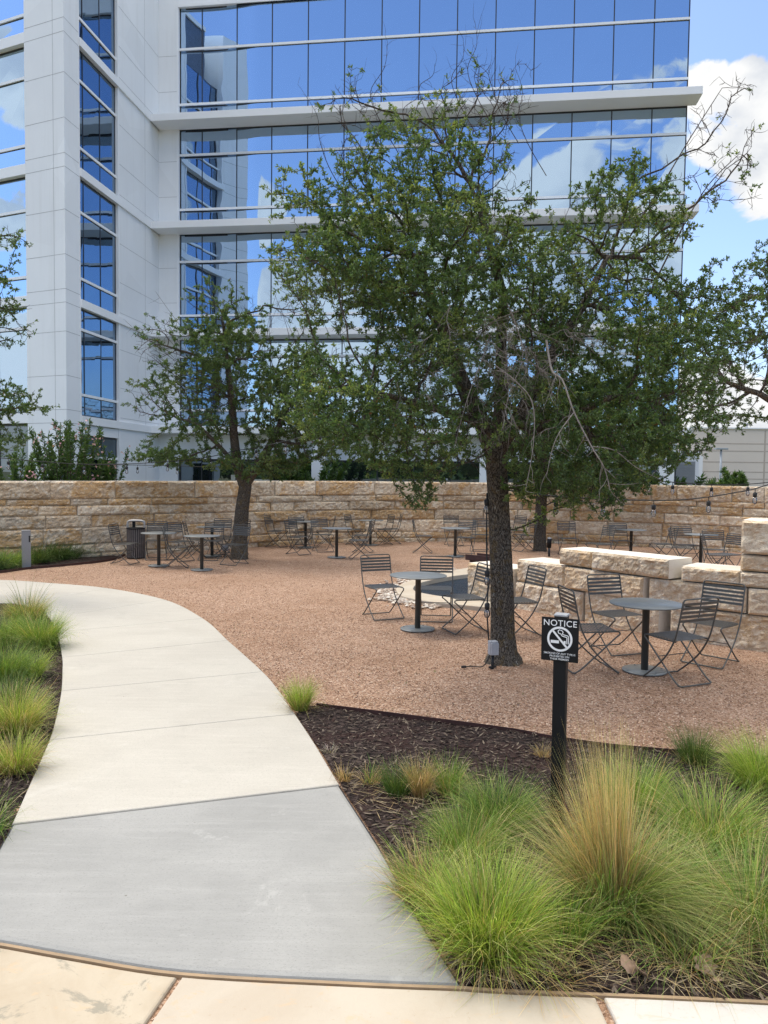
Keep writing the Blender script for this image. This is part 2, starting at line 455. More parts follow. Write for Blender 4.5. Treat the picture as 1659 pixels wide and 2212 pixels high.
cov = n.math('MAXIMUM', cov, n.math('MULTIPLY', low, n.mr(fine, .3, .6)))
shade = n.noise(n.n('ShaderNodeVectorMath', {0: n.scl(d, (1, 1, 1.4)), 1: (.02, .0, .035)}, operation='ADD').outputs[0], 7, 6, .55)
cc = n.mix(n.mr(shade, .36, .60), (2.45, 2.6, 2.85), (3.65, 3.65, 3.6))
skyc = n.mix(1.0, sky, (.87, .885, .95), 'MULTIPLY')
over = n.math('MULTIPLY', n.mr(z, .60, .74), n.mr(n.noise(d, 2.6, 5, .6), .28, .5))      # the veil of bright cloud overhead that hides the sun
c = n.mix(cov, skyc, cc)
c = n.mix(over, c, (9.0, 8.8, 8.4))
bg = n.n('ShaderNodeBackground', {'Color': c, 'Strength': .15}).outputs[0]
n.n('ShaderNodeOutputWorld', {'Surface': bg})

sl = bpy.data.lights.new('sun', 'SUN'); sl.energy = 1.35; sl.angle = R(18); sl.color = (1.0, .93, .83)
so = bpy.data.objects.new('sun', sl); COL.objects.link(so)
sd = Vector((math.sin(SUN_AZ) * math.cos(SUN_EL), math.cos(SUN_AZ) * math.cos(SUN_EL), math.sin(SUN_EL)))
so.rotation_euler = sd.to_track_quat('Z', 'Y').to_euler(); so.location = sd * 60

cd = bpy.data.cameras.new('camera'); co = bpy.data.objects.new('camera', cd); COL.objects.link(co)
cd.sensor_fit = 'VERTICAL'; cd.sensor_height = 24.0; cd.lens = 24.0 * F / 2212.0
cd.clip_start = .05; cd.clip_end = 3000
co.location = (0, 0, H); co.rotation_euler = CAMROT.to_euler()
S.camera = co
S.view_settings.view_transform = 'Standard'; S.view_settings.look = 'None'
S.view_settings.exposure = 0.93; S.view_settings.gamma = 1.0
S.cycles.use_denoising = True; S.cycles.denoising_prefilter = 'NONE'
S.cycles.max_bounces = 8; S.cycles.transparent_max_bounces = 12
S.cycles.sample_clamp_indirect = 6.0
# ------------------------------------------------------------------ ground sheets
gp = [(-400, -300), (400, -300), (400, 600), (-400, 600)]
tag(patch('ground', gp, M['soil'], -.30), kind='structure')

WALLPTS = smooth_line([(-17.5, 9.0), (-13.6, 12.6), (-11, 14.9), (-8.7, 16.9), (-6.6, 18.7), (-4.9, 20.2), (-3.1, 22.0), (-.6, 23.5), (2.2, 24.1), (5.2, 23.9), (8.0, 22.9), (10.6, 21.3), (13.2, 18.8), (15.5, 15.2), (16.8, 11)], 10)
# pond outline (coping outer / inner edges), the water wall stands along its right side
OUT = [G(x, y) for x, y in ((1012, 1231), (985, 1236), (950, 1243), (905, 1254), (872, 1265), (856, 1277), (862, 1290), (885, 1299), (940, 1308), (1000, 1314), (1062, 1320))]
INN = [G(x, y) for x, y in ((1010, 1246), (985, 1249), (940, 1257), (908, 1265), (894, 1274), (897, 1283), (925, 1290), (970, 1297), (1030, 1304), (1062, 1307))]
OUT = smooth_line(OUT, 5); INN = smooth_line(INN, 5)
WQ = [(1.35, 13.0), (2.76, 11.1), (3.54, 10.0), (4.56, 9.13), (5.9, 8.35), (7.6, 7.7)]      # face of the block wall
back = [(2.3, 12.9), (2.1, 13.6)]
hole = [(p.x, p.y) for p in OUT] + back
gpoly = [(p.x * 1.004, p.y + .2) for p in WALLPTS] + [(18, -5), (-18, -5)]
def gz(x, y): return .012 * mnoise.noise((x * .7, y * .7, 0)) + .006 * mnoise.noise((x * 3, y * 3, 4))
tag(patch('gravel_court', gpoly, M['gravel'], -.012, .55, gz, [hole]), kind='structure')

# path
LE = [(-420, 1312), (-200, 1305), (0, 1305), (40, 1308), (89, 1322), (106, 1338), (122, 1369), (127, 1387), (134, 1424), (134.5, 1450), (132, 1497), (121, 1553), (106, 1604), (69, 1688), (25, 1787), (0, 1832), (-45, 1920), (-115, 2027)]
RE = [(-420, 1262), (-200, 1254), (0, 1255), (119, 1262.5), (233, 1273), (357, 1298), (439, 1339), (493, 1387), (568, 1455), (608, 1503), (638, 1547), (680, 1611), (734, 1701), (823, 1840), (897, 1975), (1000, 2138)]
JL = [(25, 1787), (106, 1604), (132, 1497), (134, 1424), (122, 1369), (106, 1338), (40, 1308), (-200, 1305)]
JR = [(734, 1701), (638, 1547), (568, 1455), (493, 1387), (439, 1339), (357, 1298), (233, 1273), (0, 1255)]
LG = smooth_line([G(*p) for p in LE], 6); RG = smooth_line([G(*p) for p in RE], 6)
BOT = smooth_line([G(*p) for p in ((-115, 2027), (0, 2043), (167, 2073), (393, 2108), (768, 2129), (1000, 2138))], 6)
def near_i(L, p):
    q = G(*p); return min(range(len(L)), key=lambda i: (L[i] - q).length)
li = [near_i(LG, p) for p in JL]; ri = [near_i(RG, p) for p in JR]
def slab(poly, m, z, h=.12, gap=.006, rim=.018):
    """a cast slab: shrunk by half a joint, with a small rounded arris"""
    pts = [Vector((p[0], p[1])) for p in poly]
    a = sum(pts[i].x * pts[(i + 1) % len(pts)].y - pts[(i + 1) % len(pts)].x * pts[i].y for i in range(len(pts)))
    if a < 0: pts.reverse()
    def inset(P, k):
        o = []
        for i in range(len(P)):
            e0 = (P[i] - P[i - 1]); e1 = (P[(i + 1) % len(P)] - P[i])
            if e0.length < 1e-6 or e1.length < 1e-6: o.append(P[i]); continue
            e0.normalize(); e1.normalize()
            nn = Vector((-e0.y, e0.x)) + Vector((-e1.y, e1.x))
            if nn.length < 1e-4: nn = Vector((-e0.y, e0.x))
            nn.normalize(); c = max(nn.dot(Vector((-e0.y, e0.x))), .5)
            o.append(P[i] + nn * (k / c))
        return o
    P0 = inset(pts, gap / 2); P1 = inset(P0, rim * .35); P2 = inset(P0, rim)
    n_ = len(pts); vs = []
    for P, zz in ((P0, z - h), (P0, z - rim * .8), (P1, z - rim * .25), (P2, z)): vs += [(p.x, p.y, zz) for p in P]
    fs = [(k * n_ + i, k * n_ + (i + 1) % n_, (k + 1) * n_ + (i + 1) % n_, (k + 1) * n_ + i) for k in range(3) for i in range(n_)]
    return vs, fs + [tuple(range(3 * n_, 4 * n_))]
def slab_obj(name, poly, m, z, **k):
    vs, fs = slab(poly, m, z, **k)
    me = bpy.data.meshes.new(name); me.from_pydata(vs, [], fs); me.materials.append(m); me.update()
    return tag(link(name, me), kind='structure')
mb = MB()
for k in range(len(li)):
    a0, a1 = (li[k + 1], li[k]) if k + 1 < len(li) else (0, li[k])
    b0, b1 = (ri[k + 1], ri[k]) if k + 1 < len(ri) else (0, ri[k])
    poly = LG[a0:a1 + 1] + list(reversed(RG[b0:b1 + 1]))
    vs, fs = slab(poly, None, .022, gap=.005, rim=.010); mb.add(vs, fs)
tag(mb.build('path', M['cream']), kind='structure')
slab_obj('path_apron', LG[li[0]:] + BOT[1:-1] + list(reversed(RG[ri[0]:])), M['grey'], .024, gap=.010, rim=.030)
mb = MB(); ul = LG[:]; ur = RG[:]
mb.prism([(p.x, p.y) for p in LG + BOT[1:-1] + list(reversed(RG))], -.05, .006)
tag(mb.build('path_base', M['dark_void']), kind='structure')

# joint strip and limestone pavers in the foreground
EDGE = BOT[:-1] + smooth_line([G(*p) for p in ((1000, 2138), (1110, 2145), (1391, 2156), (1659, 2169), (2000, 2188), (2500, 2220))], 6)
EDGE = [Vector((-3.4, 4.6, 0)), Vector((-2.3, 3.85, 0))] + EDGE
def off(L, k):
    o = []
    for i in range(len(L)):
        t = (L[min(i + 1, len(L) - 1)] - L[max(i - 1, 0)]).normalized()
        o.append(L[i] + Vector((t.y, -t.x, 0)) * k)
    return o
E1 = off(EDGE, .004); E2 = off(EDGE, .021); E3 = off(EDGE, .025)
mb = MB(); mb.prism([(p.x, p.y) for p in E1 + list(reversed(E2))], -.06, .018)
tag(mb.build('joint_strip', M['joint']), kind='structure')
def cut(xpix0, ypix0, xpix1, ypix1):
    a = G(xpix0, ypix0); b = G(xpix1, ypix1); d_ = (b - a).normalized(); return a, d_
cA, dA = cut(393, 2112, 325, 2212); cB, dB = cut(1310, 2170, 1330, 2212)
def side(p, c_, d_): return (p - c_).x * d_.y - (p - c_).y * d_.x
def paver_poly(i0, i1, pL, pR):
    return [Vector((pL[0].x, pL[0].y, 0))] + [Vector((p.x, p.y, 0)) for p in E3[i0:i1]] + [Vector((pR[0].x, pR[0].y, 0)), pR[1], pL[1]]
iA = min(range(len(E3)), key=lambda i: (E3[i] - cA).length); iB = min(range(len(E3)), key=lambda i: (E3[i] - cB).length)
pa = E3[iA] + dA * .0; pb = E3[iB]
LL = (E3[0], E3[0] + Vector((-.8, -2.6, 0))); RRr = (E3[-1], E3[-1] + Vector((.2, -2.4, 0)))
A_ = (pa, pa + dA * 2.6); B_ = (pb, pb + dB * 2.4)
sh = lambda q, k: (q[0] + Vector((k, 0, 0)), q[1] + Vector((k, 0, 0)))
slab_obj('paver_terrace_stained', paver_poly(1, iA, LL, sh(A_, -.008)), M['paver_stained'], .016, rim=.012)
slab_obj('paver_terrace_warm', paver_poly(iA + 1, iB, sh(A_, .008), sh(B_, -.014)), M['paver_warm'], .018, rim=.012)
slab_obj('paver_terrace_white', paver_poly(iB + 1, len(E3) - 1, sh(B_, .014), RRr), M['paver_white'], .020, rim=.012)
tag(patch('terrace_bedding', [(-9, 4.3), (-3.4, 4.4)] + [(p.x, p.y) for p in E2] + [(9, 2.6), (9, -4.5), (-9, -4.5)], M['gravel'], -.002), kind='structure')

# mulch beds
def mz(x, y): return .020 * mnoise.noise((x * 2.1, y * 2.1, 7)) + .018 * mnoise.noise((x * 6, y * 6, 3)) + .010 * mnoise.noise((x * 14, y * 14, 1))
EG = [G(*p) for p in ((650, 1528), (684, 1529), (879, 1554), (1097, 1583), (1189, 1600), (1334, 1620), (1568, 1639), (1760, 1650), (2100, 1662))]
k0 = near_i(RG, (638, 1547))
bedR = [(p.x, p.y) for p in EG] + [(5.0, 4.7), (5.0, 2.9)] + [(p.x, p.y) for p in reversed(E1) if p.x > RG[-1].x + .01 and p.x < 4.7] + [(p.x + .012, p.y) for p in reversed(RG[k0:])]
tag(patch('mulch_bed_right', bedR, M['mulch'], .012, .07, mz), kind='structure')
bedL = [(p.x - .004, p.y) for p in LG] + [(-2.9, 4.0), (-4.5, 4.6), (-9, 7), (-9, 12)]
tag(patch('mulch_bed_left', bedL, M['mulch'], .010, .08, mz), kind='structure')
GE = [G(x, y) for x, y in ((-260, 1262), (-120, 1247), (0, 1237), (60, 1229), (140, 1222), (230, 1212), (262, 1203), (275, 1197))]
bedB = [(p.x, p.y) for p in GE] + [(p.x, p.y) for p in reversed(WALLPTS) if p.x < -6.2 and p.x > -15]
tag(patch('mulch_bed_back', bedB, M['mulch'], .012, .15, mz), kind='structure')

# steel edging strip between mulch and gravel: a thing one could pull out
mb = MB(); eg = smooth_line([(p.x, p.y, 0) for p in EG[1:]], 8)
mb.prism([(p.x, p.y) for p in eg] + [(p.x, p.y) for p in reversed(off(eg, .007))], -.10, .045)
tag(mb.build('steel_edging', M['rust']), 'thin rusty dark red steel edging strip between mulch and gravel', 'edging')
mb = MB(); eg = smooth_line(GE[1:], 6)
mb.prism([(p.x, p.y) for p in eg] + [(p.x, p.y) for p in reversed(off(eg, .007))], -.08, .04)
tag(mb.build('steel_edging', M['rust']), 'steel edging strip in front of the grass along the far wall', 'edging')

# loose stones of the gravel, bark chips of the mulch
def scatter(name, n_, sampler, size, elong, cols, m, label, cat, flat=.6, tilt=.5):
    P = sampler(n_); n_ = len(P)
    base = np.array([(1, 0, 0), (-1, 0, 0), (0, 1, 0), (0, -1, 0), (0, 0, 1), (0, 0, -1)], np.float32)
    fc = np.array([(0, 2, 4), (2, 1, 4), (1, 3, 4), (3, 0, 4), (2, 0, 5), (1, 2, 5), (3, 1, 5), (0, 3, 5)])
    s_ = RNG.uniform(size[0], size[1], n_)
    sc = np.stack([s_ * RNG.uniform(*elong, n_), s_, s_ * flat], 1)
    V = base[None] * sc[:, None, :] * RNG.uniform(.7, 1.25, (n_, 6, 1))
    a = RNG.uniform(0, 2 * np.pi, n_); t = RNG.uniform(-tilt, tilt, n_)
    x = V[:, :, 0] * np.cos(t)[:, None] - V[:, :, 2] * np.sin(t)[:, None]; z_ = V[:, :, 0] * np.sin(t)[:, None] + V[:, :, 2] * np.cos(t)[:, None]
    X = x * np.cos(a)[:, None] - V[:, :, 1] * np.sin(a)[:, None]; Y = x * np.sin(a)[:, None] + V[:, :, 1] * np.cos(a)[:, None]
    V = np.stack([X, Y, z_], 2) + P[:, None, :]
    cl = np.asarray(cols)[RNG.integers(0, len(cols), n_)] * RNG.uniform(.75, 1.2, (n_, 1))
    me = np_mesh(name, V.reshape(-1, 3), (fc[None] + (np.arange(n_) * 6)[:, None, None]).reshape(-1, 3), m, np.repeat(cl, 6, 0))
    return tag(link(name, me), label, cat, kind='stuff')
pathpoly = [(p.x, p.y) for p in LG + BOT[1:-1] + list(reversed(RG))]
def grav_s(n_):
    out = []
    while len(out) < n_:
        Y = 5.2 * math.exp(random.random() * 1.25); X = random.uniform(-.46, .54) * Y
        if inside(pathpoly, X, Y) or inside(bedR, X, Y) or inside(hole, X, Y) or inside(bedL, X, Y): continue
        if X > 1.2 and Y > 10.6 and X > 1.35 + (13 - Y) * .74: continue
        out.append((X, Y, gz(X, Y) - .010 + random.uniform(0, .004)))
    return np.array(out)
scatter('gravel', 42000, grav_s, (.004, .0095), (1, 1.6), [(.40, .25, .16), (.50, .33, .22), (.31, .18, .115), (.62, .47, .35), (.22, .13, .09)], M['pebble'], 'tan crushed granite gravel spread over the seating court', 'gravel')
def in_poly(poly, zf, z0):
    xs = [p[0] for p in poly]; ys = [p[1] for p in poly]
    def f(n_):
        out = []
        while len(out) < n_:
            X = random.uniform(max(min(xs), -5), min(max(xs), 4.6)); Y = random.uniform(min(ys), max(ys))
            if inside(poly, X, Y): out.append((X, Y, zf(X, Y) + z0 + random.uniform(0, .010)))
        return np.array(out)
    return f
CH = [(.035, .026, .022), (.055, .040, .033), (.022, .016, .014), (.10, .078, .062), (.045, .025, .02), (.17, .135, .10)]
scatter('wood_mulch', 15000, in_poly(bedR, mz, .014), (.004, .008), (2.0, 6.0), CH, M['chip'], 'dark shredded bark mulch in the bed right of the path', 'mulch', .45, .5)
scatter('wood_mulch', 9000, in_poly(bedL, mz, .012), (.005, .009), (2.0, 6.0), CH, M['chip'], 'dark shredded bark mulch in the bed left of the path', 'mulch', .45, .5)
def river(n_):
    out = []
    L = OUT
    while len(out) < n_:
        i = random.randrange(4, 42); p = L[min(i, len(L) - 1)]; c_ = Vector((1.6, 13.0, 0))
        d_ = (p - c_).normalized(); q = p + d_ * abs(random.gauss(.0, .22))
        out.append((q.x, q.y, .012))
    return np.array(out)
SC = [(.50, .38, .20), (.58, .47, .28), (.42, .30, .15), (.35, .27, .16)]
def straw(n_):
    out = []; cs = [G(x, y) for x, y in ((1052, 2070), (1180, 2110), (1300, 2060), (1430, 2060), (1480, 2085), (1600, 2080), (1560, 1960), (1640, 1800), (925, 1945), (860, 1722), (968, 1722), (1010, 1880), (1535, 1850), (1230, 1900))]
    while len(out) < n_:
        c_ = random.choice(cs); X = c_.x + random.gauss(0, .19); Y = c_.y + random.gauss(0, .14)
        if inside(bedR, X, Y): out.append((X, Y, mz(X, Y) + .022 + random.uniform(0, .02)))
    return np.array(out)
scatter('straw_litter', 1500, straw, (.0009, .0016), (30, 75), SC, M['chip'], 'dry straw stems littering the mulch between the right grass clumps', 'straw', 1.0, .12)
def litter(n_):
    out = []
    while len(out) < n_:
        Y = 3.6 * math.exp(random.random() * 1.75); X = random.uniform(-.46, .52) * Y
        if inside(bedR, X, Y) or inside(bedL, X, Y) or inside(hole, X, Y): continue
        if X > 1.2 and Y > 10.6 and X > 1.35 + (13 - Y) * .74: continue
        on = inside(pathpoly, X, Y)
        if on and random.random() < 1.0: continue
        if not on and random.random() > math.exp(-((X - 1.2) ** 2 + (Y - 9.5) ** 2) / 18) + .22: continue
        out.append((X, Y, .030 if on else gz(X, Y) + .002))
    return np.array(out)
scatter('leaf_litter', 750, litter, (.005, .010), (1.6, 3.2), [(.16, .10, .05), (.10, .06, .035), (.22, .15, .08), (.07, .045, .03), (.13, .12, .05)], M['chip'], 'small dry fallen oak leaves scattered over gravel and path', 'leaf litter', .22, .3)
scatter('river_pebbles', 420, river, (.02, .05), (1, 1.7), [(.55, .48, .40), (.42, .33, .26), (.62, .57, .5), (.33, .27, .23)], M['pebble'], 'rounded pale river pebbles strewn around the pond coping', 'pebbles', .6, .2)

# ------------------------------------------------------------------ pond
pond = tag(empty('pond', (.9, 13.2, 0)), 'small curved pond with pale stone coping and dark water', 'pond')
def ring(A, B, z0, z1):
    mb = MB(); nA = min(len(A), len(B)); 
    a = [A[round(i * (len(A) - 1) / (nA - 1))] for i in range(nA)]; b = [B[round(i * (len(B) - 1) / (nA - 1))] for i in range(nA)]
    vs = [(p.x, p.y, z0) for p in a] + [(p.x, p.y, z1) for p in a] + [(p.x, p.y, z1) for p in b] + [(p.x, p.y, z0) for p in b]
    fs = [(k * nA + i, k * nA + i + 1, ((k + 1) % 4) * nA + i + 1, ((k + 1) % 4) * nA + i) for k in range(4) for i in range(nA - 1)]
    fs = [tuple(reversed(f)) for f in fs]
    mb.add(vs, fs); return mb
ring(OUT, INN, -.10, .055).build('coping', M['paver_warm'], pond, True, bevel=.012)
IN2 = [p + (p - Vector((1.6, 13.0, 0))).normalized() * .03 for p in INN]
ring(IN2, INN, -.29, -.10).build('basin_wall', M['block'], pond, True, usecol=True)
wp = [(p.x, p.y) for p in IN2] + back
patch('water', wp, M['water'], -.025, parent=None)
wo = bpy.data.objects['water']; wo.parent = pond; wo.matrix_parent_inverse = Matrix.Translation(-Vector(pond.location))
# ------------------------------------------------------------------ stone walls
def rough_block(mb, p0, p1, z0, z1, th, nrm, amp, nx, nz, col, fr=3.0, pull=.02, ends=True):
    """Split-faced block: noisy front grid, sawn top, back and ends (material slot 1)."""
    p0 = Vector((p0[0], p0[1], 0)); p1 = Vector((p1[0], p1[1], 0)); nrm = Vector(nrm)
    vs = []
    for j in range(nz + 1):
        for i in range(nx + 1):
            u, v = i / nx, j / nz
            q = p0.lerp(p1, u); zz = z0 + (z1 - z0) * v
            s_ = Vector((q.x * fr, q.y * fr, zz * fr * 1.6))
            k = amp * (.7 * mnoise.noise(s_) + .9 * (abs(mnoise.noise(s_ * 2.3)) - .2) + .45 * mnoise.noise(s_ * 6.1) + .3 * mnoise.noise(s_ * 13)) + amp * .35
            e = min(u * nx, (1 - u) * nx, v * nz, (1 - v) * nz)
            if e < .5: k = -pull + amp * .25 * mnoise.noise(s_ * 3)
            jit = .35 * amp * mnoise.noise(s_ * 4 + Vector((9, 9, 9))) if 0 < j < nz else (.25 * amp * mnoise.noise(s_ * 3))
            vs.append(q + nrm * k + Vector((0, 0, zz + (jit if 0 < j < nz else jit * .35))))
    g = lambda i, j: j * (nx + 1) + i
    fs = [(g(i, j), g(i + 1, j), g(i + 1, j + 1), g(i, j + 1)) for j in range(nz) for i in range(nx)]
    t = (p1 - p0).cross(Vector((0, 0, 1)))
    if t.dot(nrm) < 0: fs = [tuple(reversed(f)) for f in fs]
    b = len(mb.v)
    mb.add(vs, fs, 0, col, False)
    bk = [p0 - nrm * th + Vector((0, 0, z0)), p1 - nrm * th + Vector((0, 0, z0)), p1 - nrm * th + Vector((0, 0, z1)), p0 - nrm * th + Vector((0, 0, z1))]
    kb = len(mb.v); mb.add(bk, [], 1, col)
    top = [b + g(i, nz) for i in range(nx + 1)] + [kb + 2, kb + 3]
    bot = [b + g(i, 0) for i in range(nx, -1, -1)] + [kb + 0, kb + 1]
    lef = [b + g(0, j) for j in range(nz, -1, -1)] + [kb + 0, kb + 3]
    rig = [b + g(nx, j) for j in range(nz + 1)] + [kb + 2, kb + 1]
    for f in (top, bot, lef, rig, [kb + 1, kb + 0, kb + 3, kb + 2]):
        if t.dot(nrm) < 0: f = list(reversed(f))
        mb.f.append(tuple(f)); mb.m.append(1); mb.sm.append(False)

def arc(L):
    s_ = [0.0]
    for i in range(1, len(L)): s_.append(s_[-1] + (L[i] - L[i - 1]).length)
    return s_
WL = [Vector((p[0], p[1], 0)) for p in WALLPTS]; WS = arc(WL)
def wp_at(s_):
    s_ = max(0, min(s_, WS[-1] - 1e-4))
    for i in range(len(WS) - 1):
        if WS[i + 1] >= s_: break
    t = (s_ - WS[i]) / (WS[i + 1] - WS[i]); return WL[i].lerp(WL[i + 1], t), (WL[i + 1] - WL[i]).normalized()
wall = tag(empty('stone_wall', (2.2, 24.1, 0)), 'long curved rough limestone wall enclosing the far side of the court', 'wall')
mb = MB()
rr = random.Random(5)
zs = [-.15, .10, .31, .70, 1.00, 1.25, 1.42]
for ci in range(7):
    s_ = -rr.uniform(0, 1)
    while s_ < WS[-1]:
        Lb = rr.choice((.8, 1.1, 1.4, 1.6, 1.9)) * rr.uniform(.9, 1.15)
        a, ta = wp_at(s_ + .006); b, tb = wp_at(s_ + Lb - .006)
        top = 1.80 if ci == 6 else None
        if (b - a).length > .25:
            tt = (b - a).normalized(); nn = Vector((tt.y, -tt.x, 0))
            mid = (s_ + Lb / 2) / WS[-1]
            hh = 1.76 + .09 * min(1, mid * 2.2)
            z0 = zs[ci]; z1 = (zs[ci + 1] - .006) if ci < 6 else hh
            wv = .02 * math.sin(s_ * .35 + ci)
            z0 += wv * (0 < ci); z1 += (.02 * math.sin(s_ * .35 + ci + 1)) * (ci < 6)
            if z1 - z0 < .06: z1 = z0 + .06
            col = (rr.random(), rr.random(), rr.random())
            sb = rr.uniform(-.02, .025)
            rough_block(mb, a + nn * sb, b + nn * sb, z0, z1, .42, nn, .024, max(8, int(Lb * 19)), max(4, int((z1 - z0) * 26)), col)
        s_ += Lb
mb.build('blocks', [M['wall'], M['sawn']], wall, True, usecol=True)

# stepped wall of large quarry blocks beside the pond
bw = tag(empty('block_wall', (3.0, 10.8, 0)), 'stepped wall of large rough limestone blocks beside the pond', 'wall')
BL = smooth_line([(p[0], p[1], 0) for p in WQ], 10); BS = arc(BL)
def b_at(s_):
    for i in range(len(BS) - 1):
        if BS[i + 1] >= s_: break
    t = (s_ - BS[i]) / (BS[i + 1] - BS[i]); return BL[i].lerp(BL[i + 1], t)
def s_px(x):                            # arc length where the sight line through column x meets the wall face
    best = min(range(400), key=lambda k: abs((lambda p: p.x / p.y)(b_at(BS[-1] * k / 400)) - (x - CX + 12) / F))
    return BS[-1] * best / 400
blocks = [  # x from, x to, z0, z1, setback, thickness
    (1001, 1101, -.25, .60, -.02, .55), (1103, 1250, -.12, .40, 0, .7), (1253, 1415, -.12, .42, .02, .7), (1442, 1700, -.12, .41, .0, .7), (1703, 2000, -.12, .41, .0, .7),
    (1103, 1207, .405, .755, .03, .62), (1210, 1384, .425, .74, -.01, .55), (1391, 1606, .425, .735, .02, .6), (1608, 1800, .42, .735, .0, .6), (1803, 2050, .42, .735, .02, .6),
    (1197, 1268, .765, 1.0, .02, .55), (1271, 1440, .755, 1.01, -.03, .55), (1461, 1588, .745, .935, .05, .6), (1590, 1800, .745, .93, .03, .6), (1803, 2050, .745, 1.15, .0, .6),
    (1590, 1790, .94, 1.14, .04, .62), (1588, 1795, 1.15, 1.56, .02, .66), (1800, 2050, 1.16, 1.57, .03, .6)]
for x0, x1, z0, z1, sb, th in blocks:
    s0, s1 = s_px(x0), s_px(x1)
    if s1 - s0 < .2: continue
    a, b = b_at(s0), b_at(s1); tt = (b - a).normalized(); nn = Vector((tt.y, -tt.x, 0))
    if nn.y > 0: nn = -nn
    mb = MB(); col = (rr.random(), rr.random() * .6, .5 + .5 * rr.random())
    rough_block(mb, a - nn * sb + tt * .006, b - nn * sb - tt * .006, z0, z1 - .006, th, nn, .029, max(12, int((s1 - s0) * 34)), max(8, int((z1 - z0) * 34)), col, 2.6, .022)
    mb.build('stone_block', [M['block'], M['sawn']], bw, True, usecol=True)
# steel trough of the water feature behind the first block
tr = tag(empty('steel_trough', at(1036, 1212, 13.9) * 1.0), 'low dark rusty steel trough behind the first pond block', 'trough')
tr.location.z = 0
mb = MB()
mb.box((0, 0, .56), (.62, .03, .10), -.75); mb.box((.24, .25, .56), (.62, .03, .10), -.75)
mb.box((.12, .125, .515), (.62, .33, .012), -.75)
mb.build('channel', M['rust'], tr)
for q in ((-.06, .28), (.30, -.04)):
    mb = MB(); mb.box((q[0], q[1], .25), (.04, .25, .515), -.75); mb.build('leg', M['rust'], tr)
# ------------------------------------------------------------------ chairs and tables
def make_chair():
    root = empty('folding_chair', (0, 0, 0))
    rr_ = .0088
    W = .235
    prof = [(-.285, .845), (-.262, .74), (-.238, .63), (-.212, .53), (-.185, .455), (-.135, .36), (-.06, .255), (.05, .145), (.15, .062), (.215, .010)]
    pr = smooth_line([(x, 0, z) for x, z in prof], 3)
    mb = MB()                                            # one bent rod: up one side, over the top, down the other, across the front feet
    c = .035
    left = [Vector((p.x, W, p.z)) for p in pr]; right = [Vector((p.x, -W, p.z)) for p in pr]
    t0 = pr[0]
    corner = [Vector((t0.x - .004, W - .01, t0.z + .022)), Vector((t0.x - .006, W - c, t0.z + .030))]
    corner2 = [Vector((t0.x - .006, -W + c, t0.z + .030)), Vector((t0.x - .004, -W + .01, t0.z + .022))]
    loop = list(reversed(left)) + corner + corner2 + right
    mb.tube(loop, rr_, 6)
    mb.tube([(.215, W, .010), (.235, W - .03, .009), (.235, -W + .03, .009), (.215, -W, .010)], rr_, 6)
    mb.build('back_frame', M['steel'], root)
    mb = MB()
    wl = W - .022
    side = [(-.185, .440), (-.05, .440), (.10, .442), (.195, .445), (.228, .436), (.232, .415), (.205, .395), (.10, .300), (-.05, .165), (-.17, .060), (-.245, .012)]
    sp = smooth_line([(x, 0, z) for x, z in side], 3)
    for s_ in (1, -1): mb.tube([(p.x, s_ * wl, p.z) for p in sp], rr_, 6)
    mb.tube([(-.245, wl, .012), (-.262, wl - .03, .010), (-.262, -wl + .03, .010), (-.245, -wl, .012)], rr_, 6)
    mb.tube([(.048, wl, .250), (.048, -wl, .250)], .005, 5)
    mb.build('seat_frame', M['steel'], root)
    mb = MB()
    for k in range(5):
        z_ = .655 + k * .0425; x_ = -.240 - (z_ - .64) * .215
        mb.add([(x_ - .004 + dx, y_, z_ + dz) for dx, dz in ((.004, -.0135), (.0, .0135), (-.004, .0135), (.0, -.0135)) for y_ in (W - .005, -W + .005)],
               [(0, 1, 3, 2), (2, 3, 5, 4), (4, 5, 7, 6), (6, 7, 1, 0)])
    mb.build('backrest', M['steel'], root)
    mb = MB()
    for k in range(11):
        x_ = -.185 + k * .0375
        mb.box((x_, 0, .452), (.0245, 2 * wl + .004, .004))
    mb.build('seat', M['steel'], root)
    return root
chair0 = make_chair()
first = [chair0]
def chair(x, y, hx, hy, label, Y=None, z=0.84):
    p = G(x, y) if Y is None else at(x, y, Y)
    o = first.pop() if first else copy_tree(chair0)
    o.location = (p.x, p.y, .0); o.rotation_euler = (0, 0, math.atan2(hy, hx))
    tag(o, label, 'chair', 'dark slatted folding chairs around the court tables')
    return o
def make_table():
    root = empty('cafe_table', (0, 0, 0))
    mb = MB(); mb.lathe([(.05, .708), (.372, .712), (.380, .716), (.380, .724), (.376, .727), (.02, .728)], 40); mb.build('tabletop', M['tabletop'], root)
    mb = MB(); mb.lathe([(.038, .010), (.038, .700), (.10, .704), (.10, .708)], 20); mb.build('pole', M['steel'], root)
    mb = MB(); mb.lathe([(.230, .0), (.232, .010), (.228, .014), (.04, .016)], 36)
    for k in range(4): mb.lathe([(.012, .0), (.010, .006)], 8, (.20 * math.cos(k * 1.57), .20 * math.sin(k * 1.57), .015))
    mb.build('base_plate', M['tabletop'], root)
    return root
table0 = make_table(); firstt = [table0]
def table(x, y, label, Y=None):
    p = G(x, y) if Y is None else at(x, y, Y)
    o = firstt.pop() if firstt else copy_tree(table0)
    o.location = (p.x, p.y, 0); o.rotation_euler = (0, 0, random.random() * 6)
    tag(o, label, 'table', 'round steel cafe tables in the gravel court')
table(1392, 1449, 'nearest round grey pedestal table, behind the no smoking sign')
table(902, 1359, 'round grey pedestal table in front of the pond')
table(436, 1231, 'round grey pedestal table nearest the left forked oak trunk')
table(343, 1222, 'round pedestal table just right of the litter bin')
table(458, 1201, 'round pedestal table close behind the left forked oak trunk by the wall')
